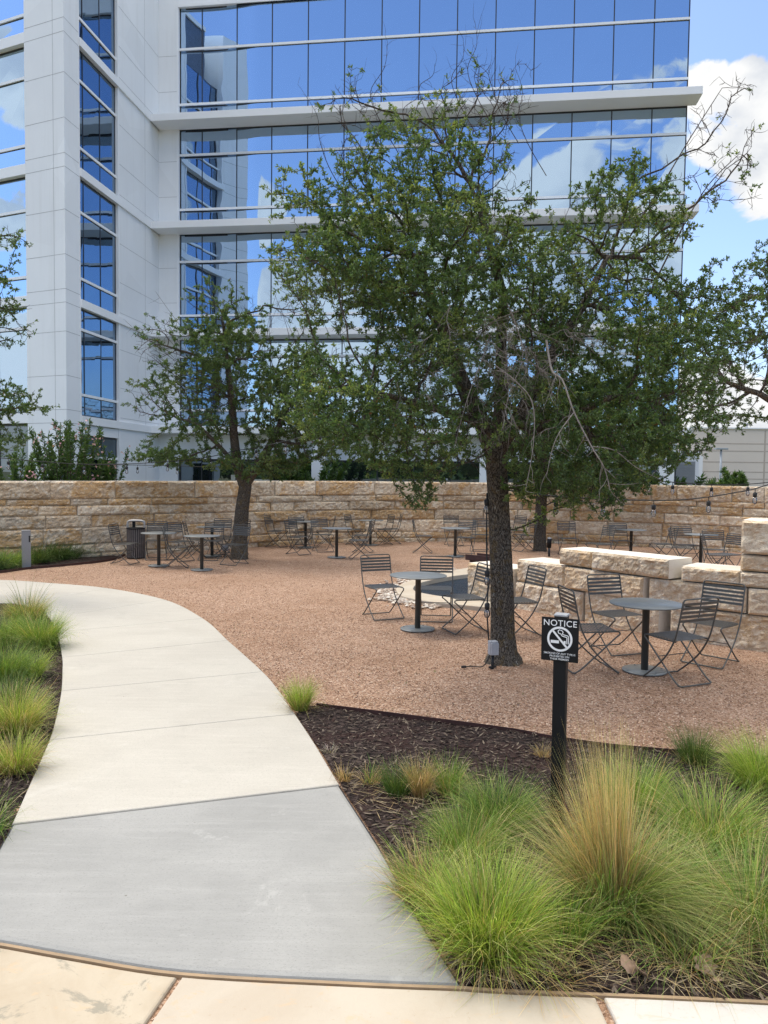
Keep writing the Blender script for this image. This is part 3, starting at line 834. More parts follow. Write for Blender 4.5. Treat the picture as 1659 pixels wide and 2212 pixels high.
table(727, 1204, 'round pedestal table alone at the front of the mid court cluster')
table(660, 1182, 'round pedestal table ringed by chairs against the middle of the wall')
table(800, 1177, 'round pedestal table touching the wall, right of the mid court cluster')
table(983, 1202, 'round pedestal table between the pond and the far wall')
table(1364, 1144, 'round pedestal table behind the stepped blocks, under hanging branches', 19.7)
table(1515, 1155, 'round pedestal table behind the stepped blocks, below the string of bulbs', 18.3)
C_ = [
 (1274, 1445, 1, .12, 'chair partly hidden by the no smoking sign, facing right to the nearest table'),
 (1332, 1406, .35, -.94, 'chair behind the nearest table with its back to the block wall'),
 (1461, 1468, -.42, .9, 'chair seen from behind, closest to the camera at the nearest table'),
 (1534, 1431, -.74, -.67, 'rightmost near chair, turned left to the nearest table by the blocks'),
 (827, 1333, .42, -.9, 'chair left of the table in front of the pond'),
 (941, 1338, -.08, -1, 'chair behind the pond table, seen against the pond coping'),
 (1003, 1362, -.95, -.3, 'chair between the pond table and the big oak trunk, facing left'),
 (1115, 1370, -.95, -.3, 'chair half hidden behind the big oak trunk'),
 (271, 1217, .98, -.12, 'chair left of the litter bin, facing right'),
 (338, 1208, .2, -1, 'chair directly right of the litter bin, facing the path'),
 (382, 1225, .93, .2, 'chair between the two left tables, side view facing right'),
 (390, 1211, .75, -.6, 'chair turned half right behind the one between the two left tables'),
 (424, 1204, .9, .4, 'chair mostly hidden behind the left oak table top'),
 (455, 1209, -.12, -1, 'chair facing the path behind the left oak table'),
 (473, 1196, -.15, -1, 'chair against the wall at the table behind the left oak'),
 (484, 1202, -.9, -.3, 'chair facing left beside the left oak trunk'),
 (509, 1198, -.6, -.8, 'chair peeking out from behind the left oak trunk'),
 (506, 1219, -.5, -.87, 'chair standing in front of the left forked oak trunk'),
 (598, 1181, .95, -.3, 'leftmost chair of the mid court cluster, facing right'),
 (645, 1197, .75, -.5, 'nearest left chair of the mid court cluster, turned to the lone table'),
 (648, 1184, .5, -.87, 'chair in the middle of the mid court cluster, left of its table pole'),
 (657, 1175, -.05, -1, 'chair backed against the wall in the mid court cluster'),
 (697, 1191, .45, -.9, 'chair facing forward between the lone table and the ringed table'),
 (702, 1181, -.97, -.1, 'narrow side view chair facing left behind the lone table'),
 (769, 1176, .9, -.35, 'chair left of the table that touches the wall, facing right'),
 (826, 1176, -.85, -.35, 'chair right of the table that touches the wall, facing left'),
 (846, 1174, -.95, -.1, 'outermost right chair at the table that touches the wall'),
 (783, 1192, -.92, .2, 'rear one of two chairs facing left to the lone table'),
 (776, 1206, -.92, -.15, 'front one of two chairs facing left to the lone table'),
 (914, 1193, .97, -.1, 'isolated side view chair facing right, left of the table behind the pond'),
 (980, 1178, .25, -1, 'chair by the wall behind the pond table pole'),
 (1003, 1198, -.35, -.93, 'chair in front at the table between pond and far wall'),
 (1036, 1190, -.25, -.97, 'chair seen just left of the big oak trunk near the wall'),
 (1110, 1178, -.8, -.6, 'chair just right of the big oak trunk, tucked under the foliage'),
 (1131, 1190, -.9, -.35, 'chair beside the second slim oak trunk, facing left'),
]
for x, y, hx, hy, lb in C_: chair(x, y, hx, hy, lb)
for x, y, Y, hx, hy, lb in (
 (1229, 1131, 20.1, 0, -1, 'chair facing forward right of the slim oak trunk, above the block tops'),
 (1295, 1142, 18.6, -.9, -.35, 'narrow side view chair above the pale block tops under the crown'),
 (1344, 1135, 19.5, .1, -1, 'chair left of the table under the hanging branches'),
 (1432, 1140, 18.8, -1, -.05, 'side view chair right of the table under the hanging branches'),
 (1474, 1145, 18.0, .8, -.4, 'leftmost chair at the table below the string of bulbs'),
 (1489, 1144, 18.5, .2, -1, 'chair behind the table below the string of bulbs'),
 (1546, 1150, 17.4, -.2, -1, 'chair right of the table below the string of bulbs, facing forward'),
 (1548, 1158, 16.3, .9, -.2, 'nearer chair facing right beside the tall block stack'),
 (1571, 1158, 16.4, -.8, -.4, 'chair cut off by the edge of the tall block stack')): chair(x, y, hx, hy, lb, Y)

# ------------------------------------------------------------------ no smoking sign
p = G(1203, 1786); psz = .073
sg = tag(empty('notice_sign', (p.x, p.y, 0)), 'black no smoking notice sign on a square black post in the grass', 'sign')
zt = at(1205, 1330, p.y).z
yaw = R(-24)
mb = MB(); mb.box((0, 0, zt / 2 - .1 + .004), (psz, psz, zt + .2), yaw); mb.build('post', M['black'], sg, bevel=.004)
mb = MB(); mb.box((0, 0, zt + .006), (psz + .004, psz + .004, .012), yaw); mb.build('post_cap', M['pvc'], sg, bevel=.003)
PW, PH = .212, .252
cz = zt - PH / 2 - .006
pm = MB(); pm.box((0, 0, 0), (PW, .006, PH)); pan = pm.build('panel', M['black'], sg, bevel=.001)
fx = Vector((math.cos(yaw), math.sin(yaw), 0)); fn = Vector((math.sin(yaw), -math.cos(yaw), 0))
pan.location = fn * (psz / 2 + .004) + Vector((0, 0, cz)); pan.rotation_euler = (0, 0, yaw)
def text_mesh(name, body, size, z_, parent, y=-.0045, space=1.0, off_k=.004):
    cu = bpy.data.curves.new(name, 'FONT'); cu.body = body; cu.size = size; cu.align_x = 'CENTER'; cu.align_y = 'CENTER'
    cu.extrude = .0004; cu.space_character = space; cu.offset = size * off_k
    t = bpy.data.objects.new(name, cu); COL.objects.link(t)
    bpy.context.view_layer.update()
    me = bpy.data.meshes.new_from_object(t.evaluated_get(bpy.context.evaluated_depsgraph_get()))
    bpy.data.objects.remove(t)
    me.materials.clear(); me.materials.append(M['white_ink'])
    o = link(name, me, parent); o.rotation_euler = (R(90), 0, 0); o.location = (0, y, z_)
    return o
text_mesh('lettering', 'NOTICE', .050, .094, pan, space=1.08)
for k, tx in enumerate(('SMOKING OF ANY TYPE IS', 'PROHIBITED ON', 'THESE PREMISES')):
    text_mesh('lettering', tx, .0152, -.0815 - k * .0158, pan, space=1.0)
mb = MB()
def strip(pts, wd, closed=False):
    k = len(pts); vs = []
    for i in range(k):
        a = Vector(pts[(i - 1) % k if closed else max(i - 1, 0)]); b = Vector(pts[(i + 1) % k if closed else min(i + 1, k - 1)])
        t = (b - a).normalized(); nn = Vector((-t.y, t.x)) * wd / 2
        q = Vector(pts[i])
        for s_ in (1, -1): vs.append((q.x + nn.x * s_, -.0042, q.y + nn.y * s_))
    m_ = k if closed else k - 1
    mb.add(vs, [(2 * i, 2 * i + 1, 2 * ((i + 1) % k) + 1, 2 * ((i + 1) % k)) for i in range(m_)])
cyz = .004; rad = .066
strip([(rad * math.cos(a), cyz + rad * math.sin(a)) for a in [i * 2 * math.pi / 48 for i in range(48)]], .0125, True)
strip([(-.043, cyz + .049), (.043, cyz - .049)], .0115)
strip([(-.052, cyz - .017), (-.004, cyz - .017)], .017); strip([(.022, cyz - .017), (.034, cyz - .017)], .017)
sm = smooth_line([(-.0, cyz + .055, 0), (-.010, cyz + .046, 0), (-.006, cyz + .034, 0), (.006, cyz + .030, 0), (.012, cyz + .020, 0), (.026, cyz + .016, 0), (.040, cyz + .012, 0), (.0405, cyz + .0, 0), (.0405, cyz - .0255, 0)], 4)
strip([(q.x, q.y) for q in sm], .0048)
sm = smooth_line([(.002, cyz + .052, 0), (.012, cyz + .049, 0), (.018, cyz + .040, 0), (.015, cyz + .030, 0), (.028, cyz + .0255, 0), (.044, cyz + .022, 0), (.0495, cyz + .014, 0), (.0495, cyz - .0255, 0)], 4)
strip([(q.x, q.y) for q in sm], .0048)
mb.build('no_smoking_symbol', M['white_ink'], pan)

# ------------------------------------------------------------------ bollard, bin, outlet boxes, path lights
p = G(57, 1226)
bo = tag(empty('bollard_light', (p.x, p.y, 0), R(28)), 'square silver grey bollard light beside the path at the far left', 'bollard')
mb = MB(); w_ = .17
mb.box((0, 0, .24), (w_, w_, .60)); mb.box((0, 0, .73), (w_, w_, .10)); mb.box((-.02, .0, .61), (w_ - .04, w_, .14))
mb.build('housing', M['bollard'], bo)
mb = MB(); mb.box((.0655, 0, .61), (.03, w_ - .05, .136)); mb.build('lens', M['dark_void'], bo)
mb = MB(); mb.box((0, 0, .788), (w_ + .006, w_ + .006, .016)); mb.build('cap', M['bollard'], bo, bevel=.003)

p = G(294, 1205)
tb = tag(empty('litter_bin', (p.x, p.y, 0)), 'round slatted litter bin with metal hoop handle against the far wall', 'bin')
mb = MB(); mb.lathe([(.185, .03), (.185, .70), (.15, .70), (.15, .05)], 28); mb.build('liner', M['dark_void'], tb)
mb = MB()
for k in range(26):
    a = k * 2 * math.pi / 26; mb.box((.205 * math.cos(a), .205 * math.sin(a), .355), (.018, .030, .68), a)
mb.build('slats', M['slat_wood'], tb)
mb = MB(); mb.lathe([(.20, .70), (.222, .70), (.222, .725), (.17, .73), (.17, .715)], 28); mb.lathe([(.19, .0), (.21, .0), (.21, .03), (.19, .03)], 28); mb.build('rim', M['black'], tb)
mb = MB(); hp = smooth_line([(-.20, 0, .70), (-.20, 0, .83), (-.17, 0, .875), (-.10, 0, .89), (.10, 0, .89), (.17, 0, .875), (.20, 0, .83), (.20, 0, .70)], 4); mb.tube(hp, .027, 8); mb.build('hoop_handle', M['bin_metal'], tb)
mb = MB(); mb.box((-.05, 0, .80), (.06, .05, .15)); mb.build('latch_post', M['black'], tb)

def outlet(x, yt, yb, Y, label, w_=.092, h_=.150, grp=None):
    t = at(x, yt, Y); t.z = max(t.z, .25)
    o = tag(empty('outlet_box', (t.x, Y, 0), R(15)), label, 'outlet box')
    mb = MB(); mb.box((0, 0, t.z - h_ / 2), (w_, .075, h_)); mb.build('box', M['pvc'], o, bevel=.008)
    mb = MB(); mb.box((0, -.052, t.z - h_ / 2 - .005), (w_ * .92, .03, h_ * .86)); mb.box((0, -.05, t.z - .008), (w_ * .7, .02, .02)); mb.build('cover', M['pvc'], o, bevel=.006)
    mb = MB(); mb.tube([(0, 0, -.06), (0, 0, t.z - h_)], .016, 8); mb.box((0, 0, .012), (.09, .03, .02), .4); mb.build('stake', M['rubber'], o)
    return o
gb = G(1066, 1443)
ob = outlet(1065, 1384, 1443, gb.y, 'grey weatherproof outlet box on a black stake at the big oak trunk')
g2 = G(484, 1203); outlet(486, 1178, 1203, g2.y, 'grey outlet box on a stake left of the forked oak trunk', .14, .13)
g3 = G(1161, 1186)
pl = tag(empty('spike_light', (at(1187, 1150, 19.9).x, 19.9, 0)), 'small black spike light right of the slim oak trunk', 'garden light')
mb = MB(); mb.tube([(0, 0, -.05), (0, 0, .22)], .03, 8); mb.build('spike', M['rubber'], pl)
mb = MB(); mb.tube([(0, .03, .22), (0, -.03, .46)], .06, 10); mb.build('lamp_head', M['black'], pl)
mb = MB(); mb.tube([(0, -.03, .455), (0, -.033, .475)], .052, 10); mb.build('lens', M['pvc'], pl)

# ------------------------------------------------------------------ string lights
def string_light(label, pts, bulbs, hang=.05, rc=.0085):
    """pts: cable polyline; bulbs: fractions along it; each bulb hangs on a short lead"""
    L = smooth_line(pts, 10); s_ = arc(L)
    root = tag(empty('string_light', L[0]), label, 'string lights')
    root.location = L[0]
    mb = MB(); mb.tube([q - L[0] for q in L], rc, 5); mb.build('cable', M['rubber'], root)
    for f in bulbs:
        t = f * s_[-1]
        i = max(k for k in range(len(s_)) if s_[k] <= t + 1e-6); i = min(i, len(L) - 2)
        q = L[i].lerp(L[i + 1], (t - s_[i]) / max(s_[i + 1] - s_[i], 1e-6)) - L[0]
        mb = MB(); mb.tube([q, q - Vector((0, 0, hang))], .006, 5); mb.lathe([(.012, 0), (.029, -.014), (.029, -.062), (.023, -.070)][::-1], 10, q - Vector((0, 0, hang)))
        so_ = mb.build('socket', M['rubber'], root)
        mb = MB(); c0 = q - Vector((0, 0, hang + .068))
        mb.lathe([(.005, -.105), (.020, -.098), (.032, -.076), (.034, -.054), (.029, -.026), (.019, 0)], 12, c0); mb.build('bulb', M['bulb'], so_)
    return root
T1x = at(517, 972, 18.2); T2p = at(1046, 880, 8.5)
string_light('front black cable of clear bulbs hanging over the left wall', [at(-180, 975, 14.5), at(0, 989, 15.5), at(87, 997, 16), at(190, 1003, 16.5), at(320, 1000, 17), at(439, 989, 17.8), T1x], [.245, .345, .47, .60, .735, .895])
string_light('back black cable of smaller bulbs above the left wall', [at(180, 1004, 20), at(330, 1005, 20.3), at(480, 1009, 20.5), at(560, 1002, 20.6), at(650, 997, 20.8)], [.24, .42, .70])
string_light('black cable of bulbs rising from the left oak into the big oak', [T1x, at(549, 968, 17.2), at(650, 945, 14.5), at(747, 919, 12), at(900, 895, 10), T2p], [.12, .3, .5, .7])
string_light('cable of bulbs swagged from the big oak trunk to the right', [at(1090, 1058, 8.62), at(1200, 1072, 9.2), at(1359, 1080, 9.9), at(1480, 1079, 10.3), at(1600, 1062, 10.7), at(1659, 1047, 11), at(1800, 1000, 11.5)], [.15, .285, .43, .585, .735, .9])
string_light('far cable of dark bulbs running along the right wall top', [at(1330, 1025, 13.2), at(1447, 1041, 13.6), at(1561, 1047, 14), at(1659, 1042, 14.3), at(1790, 1022, 14.6)], [.15, .26, .445, .62, .82])
tx = at(1052, 1065, 8.45)
string_light('black cable with bulbs hanging down the big oak trunk to the box', [tx, at(1051, 1180, 8.40), at(1054, 1260, 8.36), at(1052, 1320, 8.33), at(1056, 1385, 8.33)], [.02, .50, .72], .03)
mb = MB(); q = G(1056, 1395)
mb.tube(smooth_line([(ob.location.x - .03, ob.location.y - .02, .16), (ob.location.x - .10, ob.location.y - .03, .03), (ob.location.x - .22, ob.location.y + .02, .012), (ob.location.x - .30, ob.location.y - .02, .012)], 6), .006, 5)
mb.box((ob.location.x - .31, ob.location.y - .02, .014), (.05, .022, .022), .3)
tag(mb.build('power_cord', M['rubber']), 'short black power cord with plug lying below the outlet box', 'cord')
# ------------------------------------------------------------------ office building
BO = Vector((-9.65, 33.0, 0))
def bp(u, v, z): q = BO + UB * u + VB * v; return (q.x, q.y, z)
YB = math.atan2(UB.y, UB.x)
off_ = tag(empty('office_building', (BO.x, BO.y, -.3)), 'white panelled office building with blue mirrored curtain wall', 'building')
def bbox(mb, u0, u1, v0, v1, z0, z1, m=0):
    c_ = bp((u0 + u1) / 2, (v0 + v1) / 2, (z0 + z1) / 2)
    mb.box(c_, (u1 - u0, v1 - v0, z1 - z0), YB, m)
def bpart(name, m, boxes, bevel=0, parent=None):
    mb = MB()
    for b in boxes: bbox(mb, *b)
    return mb.build(name, m, parent or off_, True, bevel=bevel)
TOP = 24.0; AV = 7.35; UE = 21.3
bpart('light_stop_core', M['mullion'], [(-3.2, -.2, -9, 5.6, -.3, TOP - .3), (-.2, UE - .08, -14, -.26, -.3, TOP - .3)])  # unseen dark boxes inside the building, added to stop light
bpart('wall', M['panel'], [(-.16, 0, -.15, 3.62, -.3, TOP)])                      # side wing, return and pier
bpart('wall', M['panel'], [(.002, .83, -.15, 0, -.3, TOP)])
PA = Vector((-10.60, 25.72, 0)); UA = Vector((math.cos(R(24)), -math.sin(R(24)), 0)); VA = Vector((-math.sin(R(24)), -math.cos(R(24)), 0)); YA = math.atan2(UA.y, UA.x)
def ap(u, v, z): q = PA + UA * u + VA * v; return (q.x, q.y, z)
def abox(mb, u0, u1, v0, v1, z0, z1, m=0): mb.box(ap((u0 + u1) / 2, (v0 + v1) / 2, (z0 + z1) / 2), (u1 - u0, v1 - v0, z1 - z0), YA, m)
def apart(name, m, boxes, bevel=0):
    mb = MB()
    for b in boxes: abox(mb, *b)
    return mb.build(name, m, off_, True, bevel=bevel)
PWD = 1.78
mb = MB(); mb.prism([PA, bp(.002, 6.44, 0), bp(-1.2, 6.44, 0), ap(-PWD, -1.4, 0), ap(-PWD, 0, 0)], -.3, TOP); mb.build('pier', M['panel'], off_, True)
bpart('parapet', M['panel'], [(.83, UE, -.16, .02, 21.34, TOP)])
bpart('roof', M['ledge'], [(-3.2, -.16, -9, 5.6, TOP - .3, TOP - .1), (-.16, UE, -14, -.15, TOP - .31, TOP - .11)])
SOF = [3.68, 7.65, 12.05, 16.36]; LT = .29
for i, z in enumerate(SOF):
    bpart('ledge', M['ledge'], [(.006, UE + .32, -.05, .88, z, z + LT)], .012)
    bpart('ledge', M['ledge'], [(-.14, .07, -.045, 6.438, z, z + LT - .004)], .008)
    apart('ledge', M['ledge'], [(-14, -PWD - .002, -.26, -.02, z + .0, z + LT + .06)], .008)
bpart('ledge', M['ledge'], [(.87, UE + .02, .021, .06, 21.30, 21.42)])
# sealant joints of the precast panels
mb = MB()
for z in SOF:
    for dz in (-.02, .42, 1.55, 3.0):
        zz = z + dz
        if zz > TOP - .2: continue
        if dz != -.02:
            bbox(mb, -.01, .0035, .02, 3.60, zz, zz + .016)
            bbox(mb, .02, .815, -.01, .0035, zz, zz + .016)
        abox(mb, -PWD + .01, .003, -.01, .0035, zz, zz + .016)
        e0 = Vector(bp(.002, 6.445, 0)); e1 = PA; mid = (e0 + e1) / 2; dv_ = e1 - e0
        nb = Vector((-dv_.y, dv_.x, 0)).normalized(); nb = nb if nb.x > 0 else -nb
        mb.box(mid - nb * .003 + Vector((0, 0, zz + .008)), (dv_.length - .01, .013, .016), math.atan2(dv_.y, dv_.x))
abox(mb, -.50, -.484, -.01, .003, -.2, TOP - .1)
bbox(mb, -.01, .003, 1.30, 1.316, -.2, TOP - .1)
mb.build('panel_joint', M['sealant'], off_, True)
bpart('window_trim', M['ledge'], [(-.10, .02, 3.56, 3.66, -.3, TOP - .1), (-.10, .016, 6.40, 6.445, -.3, TOP - .1)])
bpart('window_trim', M['alu'], [(.82, .90, -.10, .035, SOF[k] + LT, (SOF[k + 1] if k < 3 else 21.34)) for k in range(4)])
SPAN = [(SOF[k] + LT, SOF[k + 1] if k < 3 else 21.34) for k in range(4)]
rb = random.Random(3)
def bow(u):
    # the left end of the big curtain wall stands a few centimetres out of true, which stretches what it mirrors
    xs_ = [.9, 1.08, 1.74, 2.58, 3.9, 4.4, 8.5]; sl_ = [-.055, -.0495, -.0097, .0192, .092, 0.0, 0.0]; t = 0.0
    for k in range(120):
        q = .9 + (min(max(u, .9), 8.5) - .9) * (k + .5) / 120
        for i in range(6):
            if xs_[i] <= q <= xs_[i + 1]: f = (q - xs_[i]) / (xs_[i + 1] - xs_[i]); t += (sl_[i] + (sl_[i + 1] - sl_[i]) * f) * (min(max(u, .9), 8.5) - .9) / 120
    return t
BOW1 = bow(9.0)
def glazing(kind, s0, s1, z0, z1, divs, trans, fixed, out, gm, name='glazing'):
    """One storey of curtain wall: panes a hair out of true with one another, joints and transoms as sub-parts."""
    mb = MB()
    xs = [s0] + divs + [s1]; zs_ = [z0] + trans + [z1]
    bent = name == 'curtain_glazing'
    fx = (lambda a: fixed - BOW1 + bow(a)) if bent else (lambda a: fixed)
    for i in range(len(xs) - 1):
        for j in range(len(zs_) - 1):
            if bent and xs[i] < 8.6:
                K = 14; e = [rb.uniform(-.0025, .0025) for _ in range(4)]; vs = []
                for jj in range(2):
                    for k in range(K + 1):
                        a = xs[i] + (xs[i + 1] - xs[i]) * k / K; t = k / K
                        vs.append(bp(a, fx(a) + (e[jj * 2] * (1 - t) + e[jj * 2 + 1] * t), zs_[j + jj]))
                mb.add(vs, [(k, k + 1, K + 2 + k, K + 1 + k) for k in range(K)], smooth=True)
                continue
            q = []
            for (a, b) in ((xs[i], zs_[j]), (xs[i + 1], zs_[j]), (xs[i + 1], zs_[j + 1]), (xs[i], zs_[j + 1])):
                e = fixed + rb.uniform(-.006, .006)
                q.append(bp(a, e, b) if kind == 'C' else ap(a, e, b) if kind == 'A' else bp(e, a, b))
            mb.add(q, [(0, 1, 2, 3) if kind in 'CA' else (3, 2, 1, 0)])
    g = mb.build(name, gm, off_, True)
    fm = MB()
    for x in divs + [s0 + .02, s1 - .02]:
        if kind == 'A': abox(fm, x - .022, x + .022, fixed - .05, fixed + .012, z0, z1)
        elif kind == 'C': bbox(fm, x - .022, x + .022, fx(x) - .05, fx(x) + .012, z0, z1)
        else: bbox(fm, fixed - .05, fixed + .012, x - .022, x + .022, z0, z1)
    for z in trans + [z0 + .02, z1 - .03]:
        if bent:
            for k in range(len(xs) - 1):
                f_ = fx((xs[k] + xs[k + 1]) / 2); bbox(fm, xs[k], xs[k + 1], f_ - .05, f_ + .010, z - .03, z + .03)
        elif kind == 'A': abox(fm, s0, s1, fixed - .05, fixed + .010, z - .03, z + .03)
        elif kind == 'C': bbox(fm, s0, s1, fixed - .05, fixed + .010, z - .03, z + .03)
        else: bbox(fm, fixed - .05, fixed + .010, s0, s1, z - .03, z + .03)
    o = fm.build('glazing_joint', M['mullion'], g, True)
    if trans:
        for z in trans:
            tm = MB()
            if kind == 'A': abox(tm, s0, s1, fixed + .010, fixed + out, z - .005, z + .085)
            elif kind == 'C': bbox(tm, s0, s1, fixed + .010, fixed + out, z - .005, z + .085)
            else: bbox(tm, fixed + .010, fixed + out, s0, s1, z - .005, z + .085)
            tm.build('transom', M['alu'], g, True)
    return g
cd_ = [.90 + .95 + 1.512 * k for k in range(13)]
cd_ = [x for x in cd_ if x < UE - .5]
for z0, z1 in SPAN:
    tr_ = [z0 + .69, z0 + 2.93]
    glazing('C', .90, UE, z0, z1, cd_, tr_, -.06, .06, M['glass'], 'curtain_glazing')
    glazing('B', 3.66, 6.40, z0, z1, [4.82, 6.0], tr_, -.10, .05, M['glass_side'])
    glazing('A', -14, -PWD - .002, z0 + .06, z1, [-3.4 - 1.512 * k for k in range(7)][::-1], tr_, -.22, .06, M['glass'])
glazing('C', .90, UE, -.3, 2.62, cd_, [1.0], -.12, .03, M['glass_dark'])
glazing('B', 3.66, 6.40, -.3, 3.30, [4.82, 6.0], [1.4, 2.5], -.10, .04, M['glass_dark'])
glazing('A', -14, -PWD - .002, -.3, 3.66, [-3.4 - 1.512 * k for k in range(7)][::-1], [1.2], -.22, .04, M['glass_dark'])
apart('light_stop_core', M['mullion'], [(-14, -PWD - .05, -6, -.34, -.3, TOP - .3)])  # another unseen inner box added to stop light, behind the left glazing
apart('parapet', M['panel'], [(-14, -PWD - .003, -.30, -.02, 21.36, TOP)])
bpart('fascia', M['panel'], [(.84, UE, -.14, .0, 2.64, 3.66)])
bpart('fascia', M['ledge'], [(-.12, -.02, 3.67, 6.39, 3.32, 3.66)])
for u in (7.06, 13.9, 20.8):
    bpart('column', M['panel'], [(u - .28, u + .28, .05, .55, -.3, 3.66)])
# side return of the glass corner
bpart('corner_glazing', M['glass'], [(UE - .02, UE + .0, -13.9, -.07, 3.9, 21.3)])

# white service annex with louvres at the right foot of the tower
an = at(1432, 1033, 37)
ax = tag(empty('service_annex', (an.x, 37, -.3)), 'low white annex with louvred panel at the right foot of the glass building', 'annex')
mb = MB(); mb.box((0, 0, 1.75), (2.6, 2.0, 3.5)); mb.box((0, 0, 3.56), (2.75, 2.15, .12)); mb.build('wall', M['white_render'], ax)
mb = MB()
for k in range(16): mb.box((.55, -1.03, 1.0 + k * .135), (1.05, .06, .075))
mb.box((.55, -1.005, 2.0), (1.15, .03, 2.3)); mb.build('louvre', M['bollard'], ax)

# beige parking garage far right
Yg = 84.0
ga = at(1488, 1030, Yg); gt = at(1560, 926, Yg).z
gr = tag(empty('parking_garage', (ga.x + 14, Yg, -.3)), 'plain beige precast parking garage with horizontal grooves far right', 'building')
mb = MB(); mb.box((2, 7, (gt + .3) / 2), (32, 14, gt + .3)); mb.build('wall', M['garage'], gr)
mb = MB()
for yy in (958, 974, 998, 1019, 1034):
    z_ = at(1560, yy, Yg).z + .3; mb.box((2, -.0, z_), (31.9, .03, .10))
mb.box((at(1651, 1000, Yg).x - ga.x - 14, 0, (gt + .3) / 2), (.16, .032, gt)); mb.build('groove', M['garage_line'], gr)
mb = MB(); mb.box((-13.6, -.3, (at(1500, 985, Yg).z + .3) / 2), (1.6, .7, at(1500, 985, Yg).z + .3)); mb.build('pier', M['white_render'], gr)
mb = MB(); mb.box((2, 7, gt + .36), (32.3, 14.3, .14)); mb.build('coping', M['white_render'], gr)
def lamp(x, ytop, Y, zb, label, s_=1.0):
    t = at(x, ytop, Y); o = tag(empty('street_lamp', (t.x, Y, zb)), label, 'street lamp')
    mb = MB(); mb.tube([(0, 0, 0), (0, 0, t.z - zb)], [.11 * s_, .08 * s_], 8); mb.build('pole', M['lamp_pole'], o)
    mb = MB(); mb.box((0, 0, t.z - zb + .05), (.95 * s_, .4 * s_, .14 * s_)); mb.build('lamp_head', M['lamp_pole'], o, bevel=.02)
lamp(1558, 971, 60, -.3, 'grey parking lamp post in front of the beige garage')
lamp(1614, 916, 90, gt + .1, 'small lamp on the roof of the beige garage', .8)
# ------------------------------------------------------------------ trees
def colonize(pos, par, A, D, di, dk, iters=90, jit=.25, seed=1, grav=0.0):
    rg = np.random.default_rng(seed)
    P = [np.array(p, float) for p in pos]; par = list(par); kids = {}
    A = np.array(A); ND = np.full(len(A), 1e9); NI = np.zeros(len(A), int)
    def upd(i0):
        Q = np.array(P[i0:])
        for c0 in range(0, len(Q), 200):
            q = Q[c0:c0 + 200]
            dd = np.linalg.norm(A[:, None, :] - q[None], axis=2)
            k = dd.argmin(1); v = dd[np.arange(len(A)), k]
            b = v < ND; ND[b] = v[b]; NI[b] = k[b] + i0 + c0
    upd(0)
    for it in range(iters):
        act = (ND < di) & (ND > dk)
        if not act.any(): break
        idx = np.nonzero(act)[0]
        src = NI[idx]; dirs = A[idx] - np.array(P)[src]; dirs /= np.linalg.norm(dirs, axis=1)[:, None]
        u, inv = np.unique(src, return_inverse=True)
        sm = np.zeros((len(u), 3)); np.add.at(sm, inv, dirs)
        i0 = len(P)
        for j, s_ in enumerate(u):
            v = sm[j]; L = np.linalg.norm(v)
            if L < 1e-3: v = rg.normal(size=3); L = np.linalg.norm(v)
            v = v / L + rg.normal(size=3) * jit; v[2] -= grav
            v /= np.linalg.norm(v)
            if par[s_] >= 0:                                   # keep some of the parent's heading
                w_ = P[s_] - P[par[s_]]; w_ /= (np.linalg.norm(w_) + 1e-9); v = v * .75 + w_ * .35; v /= np.linalg.norm(v)
            q = P[s_] + v * D
            ok = all(np.linalg.norm(P[k] - q) > .35 * D for k in kids.get(s_, []))
            if not ok or len(kids.get(s_, [])) > 3: continue
            P.append(q); par.append(int(s_)); kids.setdefault(int(s_), []).append(len(P) - 1)
        if len(P) == i0: break
        upd(i0)
    return np.array(P), np.array(par)
def radii(par, rt, rbase, n0=1):
    n_ = len(par); cnt = np.ones(n_)
    ch = np.zeros(n_, int)
    for i in range(n_ - 1, 0, -1): ch[par[i]] += 1
    leafc = (ch == 0).astype(float)
    for i in range(n_ - 1, 0, -1): leafc[par[i]] += leafc[i]
    e = math.log(max(leafc[0], 2)) / math.log(rbase / rt)
    return rt * np.maximum(leafc, 1) ** (1 / e), ch
